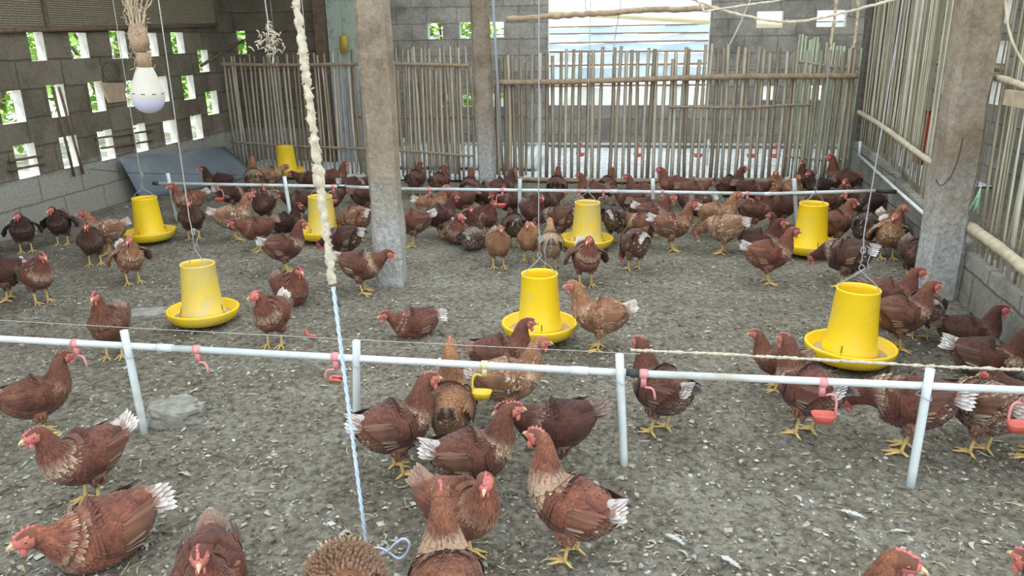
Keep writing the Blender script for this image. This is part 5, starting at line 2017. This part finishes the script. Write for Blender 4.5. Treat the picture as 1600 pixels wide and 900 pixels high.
# x, y of the feet in the photo, heading (0 right, 90 away, 180 left, 270 toward), pose, plumage, tone, scale, label
H = [
    (146, 786, 205, 'stand', 'cream', 'm', 0.95, 'red-brown hen standing tail-up above the one lying at the lower left'),
    (70, 678, 10, 'stand', 'plain', 'm', 0.90, 'dark brown hen facing right above the leftmost standing foreground hen'),
    (165, 872, 192, 'sitlow', 'cream', 'r', 1.12, 'red-brown hen lying flat on the dirt in the lower left corner'),
    (334, 932, 262, 'sit', 'plain', 'm', 1.0, 'dark hen facing forward cut by the lower edge, left of the rope'),
    (548, 1010, 95, 'peck', 'frizz', 'l', 1.0, 'hen with ruffled curly back feathers under the end of the rope'),
    (702, 1000, 93, 'tall', 'ruff', 'r', 0.95, 'hen seen from behind with a broad cream neck ruff at the lower edge'),
    (722, 872, 318, 'lookright', 'plain', 'r', 0.93, 'hen facing the viewer tucked behind the cream-ruffed hen'),
    (742, 785, 15, 'stand', 'cream', 'm', 0.98, 'white-tailed hen facing right with cream wing feathers in the central cluster'),
    (893, 872, 150, 'tall', 'ruff', 'r', 0.98, 'large hen with a long cream neck and white tail facing away left'),
    (868, 735, 190, 'low', 'plain', 'd', 0.98, 'dark hen behind the long-necked hen in the central cluster'),
    (627, 737, 22, 'stand', 'cream', 'm', 1.0, 'plump hen facing right just right of the rope in the foreground'),
    (702, 705, 85, 'tall', 'plain', 'l', 1.0, 'light brown hen with upright neck behind the plump one'),
    (795, 655, 12, 'stand', 'pale', 'l', 0.98, 'ginger hen facing right behind the yellow drinker'),
    (783, 580, 12, 'sit', 'plain', 'm', 1.0, 'dark brown hen facing right beside the central feeder pan'),
    (936, 546, 172, 'stand', 'mottled', 'l', 0.98, 'mottled pale hen facing left at the right side of the central feeder'),
    (1030, 675, 132, 'stand', 'cream', 'm', 1.0, 'hen facing away left behind the pipe by the black coupler'),
    (1255, 682, 136, 'stand', 'cream', 'm', 1.03, 'hen with a tall pink comb behind the cupped pink drinker'),
    (1212, 608, 178, 'stand', 'plain', 'm', 0.75, 'dark hen mostly hidden behind the tall-combed hen'),
    (1412, 706, 172, 'feed', 'cream', 'm', 1.08, 'hen bending left behind the foreground post on the right'),
    (1528, 712, 140, 'feed', 'pale', 'm', 1.02, 'hen with a fanned ginger rump right of the bending hen'),
    (1612, 716, 165, 'low', 'plain', 'd', 1.0, 'dark hen cut by the right edge behind the red drinker cup'),
    (1540, 588, 4, 'sit', 'cream', 'd', 1.05, 'white-tailed dark hen facing right at the right edge'),
    (1508, 543, 14, 'sit', 'plain', 'd', 0.95, 'dark hen resting by the low wall foot facing right'),
    (1400, 545, 28, 'stand', 'cream', 'm', 0.98, 'red-combed hen facing right beside the largest feeder'),
    (1382, 508, 12, 'stand', 'plain', 'm', 0.92, 'hen behind the red-combed one by the largest feeder'),
    (1437, 530, 110, 'feed', 'mottled', 'm', 0.9, 'small hen bending away between the largest feeder and column'),
    (1428, 440, 292, 'stand', 'plain', 'd', 0.95, 'dark hen in the shade against the right column'),
    (1384, 406, 285, 'fluff', 'mottled', 'l', 0.98, 'light brown hen with yellow legs facing forward by the right wall'),
    (1408, 384, 300, 'lookleft', 'mottled', 'l', 0.9, 'pale mottled hen looking over the back of the yellow-legged one'),
    (1318, 448, 155, 'feed', 'cream', 'd', 1.08, 'dark hen with a pale wing bar feeding at the bright feeder pan'),
    (1197, 443, 18, 'stand', 'cream', 'r', 1.0, 'red-brown hen facing right with a drooping white tail'),
    (990, 423, 118, 'peck', 'mottled', 'm', 1.0, 'headless-looking hen bent forward with dark back by the dull feeder'),
    (915, 446, 282, 'fluff', 'cream', 'r', 1.0, 'hen facing forward with wings held out below the dull feeder'),
    (1045, 390, 12, 'stand', 'mottled', 'r', 1.0, 'long-bodied red-brown hen facing right in the middle of the far flock'),
    (998, 384, 165, 'low', 'cream', 'r', 0.9, 'hen facing left pressed behind the long-bodied hen'),
    (860, 420, 92, 'stand', 'pale', 'g', 0.9, 'pale hen seen from behind with a cream neck and grey rump'),
    (827, 408, 265, 'stand', 'plain', 'l', 0.85, 'slim ginger hen facing forward left of the pale one'),
    (779, 416, 278, 'stand', 'plain', 'l', 0.9, 'ginger-breasted hen walking forward in front of the dense flock'),
    (568, 458, 345, 'low', 'cream', 'm', 0.95, 'hen with pale neck stripes touching the foot of the middle column'),
    (541, 412, 150, 'feed', 'cream', 'd', 0.95, 'dark white-tailed hen feeding left of the middle column'),
    (457, 474, 295, 'sit', 'plain', 'm', 1.0, 'plump hen facing forward right of the dust-coated feeder'),
    (448, 425, 12, 'stand', 'cream', 'm', 0.95, 'white-tailed hen facing right behind the plump forward one'),
    (430, 540, 245, 'lookright', 'cream', 'r', 0.92, 'hen standing alone right of the dust-coated feeder'),
    (648, 528, 186, 'sitlow', 'cream', 'm', 0.90, 'hen dust bathing in a hollow right of the rope'),
    (180, 558, 250, 'tall', 'plain', 'm', 0.92, 'hen facing forward right behind the leaning pipe post'),
    (66, 472, 292, 'stand', 'cream', 'm', 0.92, 'red-brown hen facing right near the left edge'),
    (15, 468, 160, 'low', 'plain', 'd', 0.95, 'dark hen cut by the left edge beside the near-edge red-brown one'),
    (209, 443, 282, 'fluff', 'mottled', 'l', 0.95, 'light brown hen facing forward in front of the clean feeder'),
    (150, 414, 262, 'stand', 'plain', 'd', 0.92, 'dark hen facing forward behind the light brown one on the left'),
    (172, 397, 168, 'stand', 'pale', 'l', 0.95, 'hen with a pale mottled back left of the clean feeder'),
    (42, 394, 268, 'fluff', 'plain', 'k', 0.92, 'dark hen against the left wall, outermost one'),
    (99, 382, 255, 'fluff', 'plain', 'k', 0.92, 'dark hen against the left wall, second one from the edge'),
    (304, 374, 268, 'stand', 'plain', 'd', 0.95, 'dark hen facing forward just right of the clean feeder'),
    (300, 345, 200, 'stand', 'mottled', 'r', 0.95, 'mottled orange hen behind the far pipe end'),
    (368, 376, 12, 'stand', 'pale', 'l', 1.0, 'light brown hen facing right with a cream wing tip near the far pipe'),
    (405, 392, 195, 'low', 'plain', 'm', 0.9, 'dark red hen facing left beside the light brown one'),
    (345, 312, 178, 'stand', 'plain', 'k', 0.95, 'very dark hen with upright neck in front of the metal sheet'),
    (366, 332, 8, 'low', 'cream', 'd', 0.92, 'dark hen with pale tail behind the pipe below the metal sheet'),
    (402, 305, 88, 'tall', 'pale', 'l', 0.95, 'pale brown hen standing by the left end of the bamboo fence'),
    (424, 300, 20, 'low', 'mottled', 'l', 0.9, 'light hen partly behind the farthest feeder'),
    (486, 308, 172, 'low', 'plain', 'd', 0.92, 'dark hen reaching to the farthest feeder from the right'),
    (524, 305, 4, 'stand', 'plain', 'm', 0.92, 'brown hen facing right by the fence behind the rope'),
    (556, 318, 10, 'low', 'cream', 'd', 0.92, 'dark hen with pale tail left of the middle column by the fence'),
    (572, 335, 30, 'stand', 'plain', 'd', 0.92, 'dark hen half hidden by the middle column'),
    (553, 378, 130, 'feed', 'mottled', 'l', 1.0, 'mottled hen with a white rump feeding next to the middle column'),
    (415, 350, 240, 'stand', 'plain', 'd', 0.9, 'dark hen under the far pipe near the smallest feeder'),
    (448, 362, 20, 'sit', 'plain', 'k', 0.9, 'blackish hen sitting by the far post left of the rope'),
    (470, 345, 200, 'low', 'plain', 'd', 0.9, 'dark hen between the far post and the rope'),
    (516, 340, 350, 'low', 'plain', 'd', 0.9, 'dark hen behind the feeder left of the middle column'),
    (651, 308, 65, 'stand', 'plain', 'm', 0.92, 'brown hen first right of the middle column at the fence'),
    (688, 312, 60, 'stand', 'plain', 'm', 0.9, 'brown hen second right of the middle column at the fence'),
    (735, 325, 82, 'stand', 'plain', 'm', 0.98, 'brown hen seen from behind left of the narrow post'),
    (783, 325, 30, 'stand', 'plain', 'd', 0.98, 'dark hen facing right in front of the narrow post'),
    (645, 385, 178, 'stand', 'cream', 'm', 1.0, 'hen with white tail emerging from behind the middle column'),
    (676, 350, 8, 'stand', 'mottled', 'l', 0.92, 'light brown hen facing right under the far pipe'),
    (690, 372, 20, 'stand', 'plain', 'd', 0.92, 'dark yellow-legged hen beside the one emerging from the column'),
    (711, 378, 280, 'sitleft', 'mottled', 'm', 1.0, 'hen sitting upright with a pink face in the dense flock'),
    (733, 362, 278, 'sit', 'plain', 'd', 0.95, 'dark hen sitting right behind the pink-faced one'),
    (742, 388, 62, 'sit', 'pale', 'd', 0.95, 'greyish mottled hen sitting with its back turned'),
    (760, 352, 300, 'sit', 'plain', 'm', 0.92, 'hen sitting under the far pipe right of the pink-faced one'),
    (803, 388, 100, 'low', 'cream', 'd', 0.9, 'dark hen with a white patch behind the ginger-breasted one'),
    (757, 335, 350, 'low', 'plain', 'd', 0.9, 'dark hen lowering its head under the pipe near the narrow post'),
    (722, 342, 200, 'low', 'plain', 'm', 0.9, 'hen with lowered head behind the sitting pair'),
    (800, 345, 200, 'low', 'plain', 'd', 0.9, 'dark hen left of the far post among the dense flock'),
    (833, 362, 300, 'stand', 'plain', 'd', 0.9, 'dark hen just right of the far post among the dense flock'),
    (870, 325, 85, 'stand', 'plain', 'm', 1.0, 'brown hen seen from behind against the fence rail'),
    (850, 350, 20, 'low', 'plain', 'd', 0.95, 'dark hen under the pipe left of the dull feeder'),
    (885, 382, 155, 'feed', 'cream', 'm', 0.98, 'hen with a raised white tail touching the dull feeder'),
    (925, 328, 160, 'stand', 'plain', 'm', 0.92, 'brown hen behind the pipe above the dull feeder'),
    (948, 318, 70, 'stand', 'plain', 'm', 0.9, 'small-looking brown hen at the fence right of the dull feeder'),
    (963, 382, 65, 'feed', 'mottled', 'd', 1.0, 'dark mottled hen with its rump turned, right of the dull feeder'),
    (985, 345, 160, 'low', 'plain', 'm', 0.95, 'brown hen stooping under the pipe left of the middle far post'),
    (1000, 330, 175, 'stand', 'plain', 'm', 0.9, 'brown hen facing left behind the pipe at the middle far post'),
    (1020, 365, 350, 'stand', 'cream', 'm', 0.92, 'hen facing right behind the back of the long-bodied hen'),
    (1052, 322, 178, 'stand', 'plain', 'r', 0.98, 'light-headed hen facing left by the fence right of the middle far post'),
    (1010, 360, 350, 'low', 'plain', 'm', 0.92, 'brown hen with lowered head among the flock at the middle far post'),
    (1085, 352, 200, 'low', 'mottled', 'd', 0.92, 'dark mottled hen between the long-bodied and the light hens'),
    (1080, 330, 20, 'low', 'plain', 'm', 0.92, 'brown hen stooping behind the pipe near the light-headed one'),
    (1138, 322, 40, 'stand', 'plain', 'd', 1.0, 'dark-headed hen with back to the fence right of centre'),
    (1172, 328, 350, 'low', 'plain', 'd', 0.95, 'dark hen stooping right of the dark-headed one'),
    (1118, 372, 10, 'stand', 'mottled', 'l', 1.0, 'light brown hen with a white tail facing right under the pipe'),
    (1130, 396, 165, 'feed', 'pale', 'l', 1.0, 'mottled pale hen with white rump below the light brown one'),
    (1185, 396, 4, 'sit', 'cream', 'd', 1.02, 'dark hen with an upright white tail left of the bright feeder'),
    (1178, 362, 20, 'stand', 'plain', 'm', 0.92, 'hen with a pink face by the drinker left of the last far post'),
    (1212, 318, 268, 'stand', 'mottled', 'l', 0.9, 'pale-breasted hen facing forward near the last far post'),
    (1232, 322, 290, 'stand', 'mottled', 'l', 0.85, 'pale hen next to the last far post'),
    (1215, 358, 200, 'low', 'plain', 'd', 0.95, 'dark hen stooping behind the pipe left of the last far post'),
    (1225, 382, 160, 'sit', 'plain', 'd', 0.9, 'dark hen sitting directly left of the bright feeder'),
    (1254, 308, 250, 'tall', 'plain', 'd', 0.88, 'dark hen with a tall neck before the green gate'),
    (1276, 318, 220, 'stand', 'plain', 'k', 0.85, 'blackish hen under the tall-necked one at the green gate'),
    (1318, 312, 176, 'tall', 'plain', 'm', 1.02, 'large brown hen facing left before the far corner column'),
    (1292, 345, 20, 'stand', 'plain', 'm', 0.88, 'hen whose head shows just above the bright feeder'),
    (1336, 345, 200, 'lookleft', 'plain', 'm', 0.95, 'hen turning its head behind the pipe near the corner'),
    (1306, 388, 45, 'lookright', 'plain', 'r', 0.98, 'reddish hen directly right of the bright feeder'),
    (1342, 392, 92, 'low', 'mottled', 'd', 1.0, 'dark hen with a pale rump turned away right of the bright feeder'),
    (1395, 350, 200, 'low', 'plain', 'k', 0.9, 'blackish hen under the wall pipe in the shaded corner'),
    (1311, 1080, 50, 'lookright', 'plain', 'r', 1.0, 'hen with only its pink-faced head rising at the lower edge, right'),
    (1650, 1136, 150, 'stand', 'cream', 'r', 1.0, 'hen cut off in the lower right corner'),
]
GS = 0.86
# where every bird stands; neighbours that would overlap are eased apart by a few centimetres
spot = []
for (x, y, hd_, pose, var, tone, sc__, lb) in H:
    g = ground(x, y)
    away = Vector((g.x, g.y)).normalized()
    right = Vector((away.y, -away.x))
    d_ = right * math.cos(R(hd_)) + away * math.sin(R(hd_))
    spot.append([Vector((g.x, g.y)), d_.normalized(), sc__ * GS])
BLOCK = [(Vector((-1.39, 4.36)), 0.10), (Vector((1.735, 4.44)), 0.12), (Vector((-1.36, 7.57)), 0.10)]
BLOCK += [(Vector((ground(*f_[0], z=0.03).x, ground(*f_[0], z=0.03).y)), 0.15) for f_ in feeders]


def discs(s_):
    return [(s_[0] + s_[1] * (0.055 * s_[2]), 0.088 * s_[2]), (s_[0] - s_[1] * (0.065 * s_[2]), 0.080 * s_[2])]


for it in range(60):
    for a in range(len(spot)):
        for b in range(a + 1, len(spot)):
            if (spot[a][0] - spot[b][0]).length > 0.4:
                continue
            for (pa, ra) in discs(spot[a]):
                for (pb, rb_) in discs(spot[b]):
                    dv = pa - pb
                    ov = ra + rb_ - dv.length
                    if ov > 0 and dv.length > 1e-6:
                        mv = dv.normalized() * ov * 0.25
                        spot[a][0] += mv
                        spot[b][0] -= mv
        for (pc, rc) in BLOCK:
            for (pa, ra) in discs(spot[a]):
                dv = pa - pc
                ov = ra + rc - dv.length
                if ov > 0:
                    spot[a][0] += dv.normalized() * ov * 0.4
        for (pa, ra) in discs(spot[a]):
            ex = pa.x + ra - (wxr(pa.y) - 0.03)
            if ex > 0 and pa.y > 1.6:
                spot[a][0].x -= ex * 0.5
            ex = (WX + 0.03) - (pa.x - ra)
            if ex > 0:
                spot[a][0].x += ex * 0.5
            fy = (7.50 if pa.x > -1.4 else 7.52 + (-1.5 - pa.x) * 0.27) - 0.06
            if pa.y + ra > fy:
                spot[a][0].y -= (pa.y + ra - fy) * 0.5
if True:
    cache, prev = {}, {}
    for i, (x, y, hd_, pose, var, tone, sc__, lb) in enumerate(H):
        key = (pose, var)
        if key in cache:
            o = cache[key].copy()
            C.objects.link(o)
            for ch in list(cache[key].children):
                c_ = ch.copy()
                C.objects.link(c_)
                c_.parent = o
        else:
            o = hen_template(pose, var, len(cache) + 1)
            cache[key] = o
        g = spot[i][0]
        d_ = spot[i][1]
        sc__ *= GS
        o.location = (g.x, g.y, gz(g.x, g.y) - (0.002 if 'sit' in pose else 0.0))
        q = random.Random(i)
        o.rotation_euler = (0, 0, math.atan2(d_.y, d_.x))
        o.scale = (sc__, sc__ * q.uniform(0.96, 1.05), sc__)
        t3 = TONE[tone]
        k_ = q.uniform(0.88, 1.14)
        col = (t3[0] * k_, t3[1] * k_ * q.uniform(0.93, 1.08), t3[2] * k_, 1)
        o.color = col
        for ch in o.children:
            ch.color = col
        tag(o, lb, 'hen', 'brown hens in the pen')
# ------------------------------------------------------------------ litter on the floor
def scatter(n, q, ymin=1.3, ymax=7.3, power=1.6):
    out = []
    while len(out) < n:
        t_ = q.random() ** power
        y_ = ymin + (ymax - ymin) * t_
        x_ = q.uniform(-0.75 * y_ - 0.6, 0.60 * y_ + 0.5)
        if x_ < WX + 0.05 or x_ > wxr(max(y_, 2)) - 0.04:
            continue
        out.append((x_, y_))
    return out


q = random.Random(101)
mb = MB().mat('litter_chip')
for x_, y_ in scatter(17000, q):
    z_ = fine(x_, y_) + 0.002
    a_ = q.uniform(0, 2 * PI)
    l_ = q.uniform(0.003, 0.011) * (1 + 0.8 * (q.random() < 0.12))
    w_ = l_ * q.uniform(0.3, 0.9)
    tl = Vector((math.cos(a_) * l_, math.sin(a_) * l_, q.uniform(-0.003, 0.004)))
    ts = Vector((-math.sin(a_) * w_, math.cos(a_) * w_, q.uniform(-0.002, 0.003)))
    c_ = Vector((x_, y_, z_))
    mb.col = (q.random(), 0, 0, 1)
    a = [mb.vert(c_ - tl), mb.vert(c_ + ts), mb.vert(c_ + tl * 0.8), mb.vert(c_ - ts), mb.vert(c_ + Vector((0, 0, 0.003 + l_ * 0.2)))]
    for k in range(4):
        mb.face((a[k], a[(k + 1) % 4], a[4]))
for x_, y_ in scatter(850, q, 1.3, 6.0, 1.3):
    # bigger curled flakes of husk and trodden feather
    a_ = q.uniform(0, 2 * PI)
    l_ = q.uniform(0.009, 0.022)
    w_ = l_ * q.uniform(0.15, 0.45)
    t1 = Vector((math.cos(a_), math.sin(a_), q.uniform(-0.1, 0.1)))
    s1 = Vector((-math.sin(a_), math.cos(a_), 0))
    c_ = Vector((x_, y_, fine(x_, y_) + 0.003))
    v_ = q.random()
    mb.col = (0.12 + 0.2 * v_ if v_ < 0.45 else 0.48 + 0.40 * v_, 0, 0, 1)
    rows_ = []
    for k in range(5):
        u_ = k / 4
        wk = w_ * math.sin(PI * (0.1 + 0.8 * u_))
        p = c_ + t1 * (l_ * (u_ - 0.5) * 2) + s1 * (l_ * 0.4 * math.sin(u_ * PI)) + Vector((0, 0, 0.004 * math.sin(u_ * PI)))
        rows_.append((mb.vert(p + s1 * wk), mb.vert(p + Vector((0, 0, 0.002))), mb.vert(p - s1 * wk)))
    for r1_, r2_ in zip(rows_, rows_[1:]):
        mb.face((r1_[0], r2_[0], r2_[1], r1_[1]))
        mb.face((r1_[1], r2_[1], r2_[2], r1_[2]))
o = mb.build('floor_litter', attr='rn', smooth=False)
tag(o, 'small chips and crumbs of dry litter strewn over the dirt floor', 'litter', kind='stuff')
mb = MB().mat('straw')
for x_, y_ in scatter(950, q):
    a_ = q.uniform(0, 2 * PI)
    l_ = q.uniform(0.015, 0.06)
    b_ = q.uniform(-0.5, 0.5)
    P = []
    for k in range(5):
        t_ = k / 4
        xx = x_ + math.cos(a_ + b_ * t_) * l_ * t_
        yy = y_ + math.sin(a_ + b_ * t_) * l_ * t_
        P.append(Vector((xx, yy, fine(xx, yy) + 0.004 + 0.004 * math.sin(t_ * PI))))
    mb.col = (q.random(), 0, 0, 1)
    mb.tube(P, q.uniform(0.0009, 0.0022), 4)
o = mb.build('straw_litter', attr='rn')
tag(o, 'thin pale straws scattered on the dirt floor', 'straw', kind='stuff')
mb = MB().mat('down_white')


def plume(mb, c_, a_, l_, w_, q, barbs=9, h_=0.010):
    d_ = Vector((math.cos(a_), math.sin(a_), 0))
    s_ = Vector((-d_.y, d_.x, 0))
    mb.tube([c_, c_ + d_ * l_ * 0.5 + Vector((0, 0, h_)), c_ + d_ * l_ + Vector((0, 0, 0.002))], [0.0012, 0.0009, 0.0003], 4)
    for k in range(barbs):
        t_ = 0.15 + 0.8 * k / barbs
        p = c_ + d_ * l_ * t_ + Vector((0, 0, h_ * math.sin(t_ * PI)))
        ww = w_ * math.sin(PI * (0.15 + 0.8 * t_)) * q.uniform(0.7, 1.1)
        for sg in (-1, 1):
            e = p + s_ * ww * sg + d_ * l_ * 0.14 + Vector((0, 0, q.uniform(-0.001, 0.003)))
            i = [mb.vert(p), mb.vert(p + d_ * l_ * 0.10), mb.vert(e + d_ * 0.002), mb.vert(e)]
            mb.face(i)


for x_, y_ in scatter(330, q, 1.3, 6.5, 1.4):
    z_ = fine(x_, y_) + 0.004
    plume(mb, Vector((x_, y_, z_)), q.uniform(0, 2 * PI), q.uniform(0.010, 0.026), q.uniform(0.004, 0.008), q, 5, 0.004)
o = mb.build('down_feathers')
tag(o, 'small white down feathers dotted over the dirt floor', 'feathers', kind='stuff')
for (px, py, an, l_, lb) in ((30, 868, 1.3, 0.05, 'upright-lying white feather beside the hen lying at the lower left'),
                             (1035, 835, -0.7, 0.075, 'long white feather on bare dirt right of the large long-necked hen'),
                             (1120, 868, -0.8, 0.08, 'long white feather near the lower edge right of the large hen'),
                             (1305, 800, -0.5, 0.085, 'ragged white feather on the dirt left of the right post foot'),
                             (1385, 834, 0.1, 0.05, 'short broad white feather near the lower right hen head'),
                             (215, 768, -0.9, 0.05, 'small white feather right of the feet of the left standing hen')):
    g = ground(px, py)
    mb = MB().mat('down_white')
    plume(mb, Vector((0, 0, 0)), an, l_, l_ * 0.13, q, 22, 0.006)
    o = mb.build('loose_feather')
    o.location = (g.x, g.y, gz(g.x, g.y) + 0.012)
    tag(o, lb, 'feather', 'loose feathers on the floor')
# small stones
mb = MB().mat('stone_tan')
for x_, y_ in scatter(420, q, 1.3, 7.0, 1.4):
    r_ = q.uniform(0.003, 0.009)
    mb.ball((x_, y_, fine(x_, y_) + r_ * 0.3), r_, 6, 4, (1, q.uniform(0.6, 1), 0.6))
o = mb.build('pebbles', smooth=True)
tag(o, 'pebbles and crumbs of earth scattered over the dirt floor', 'pebbles', kind='stuff')
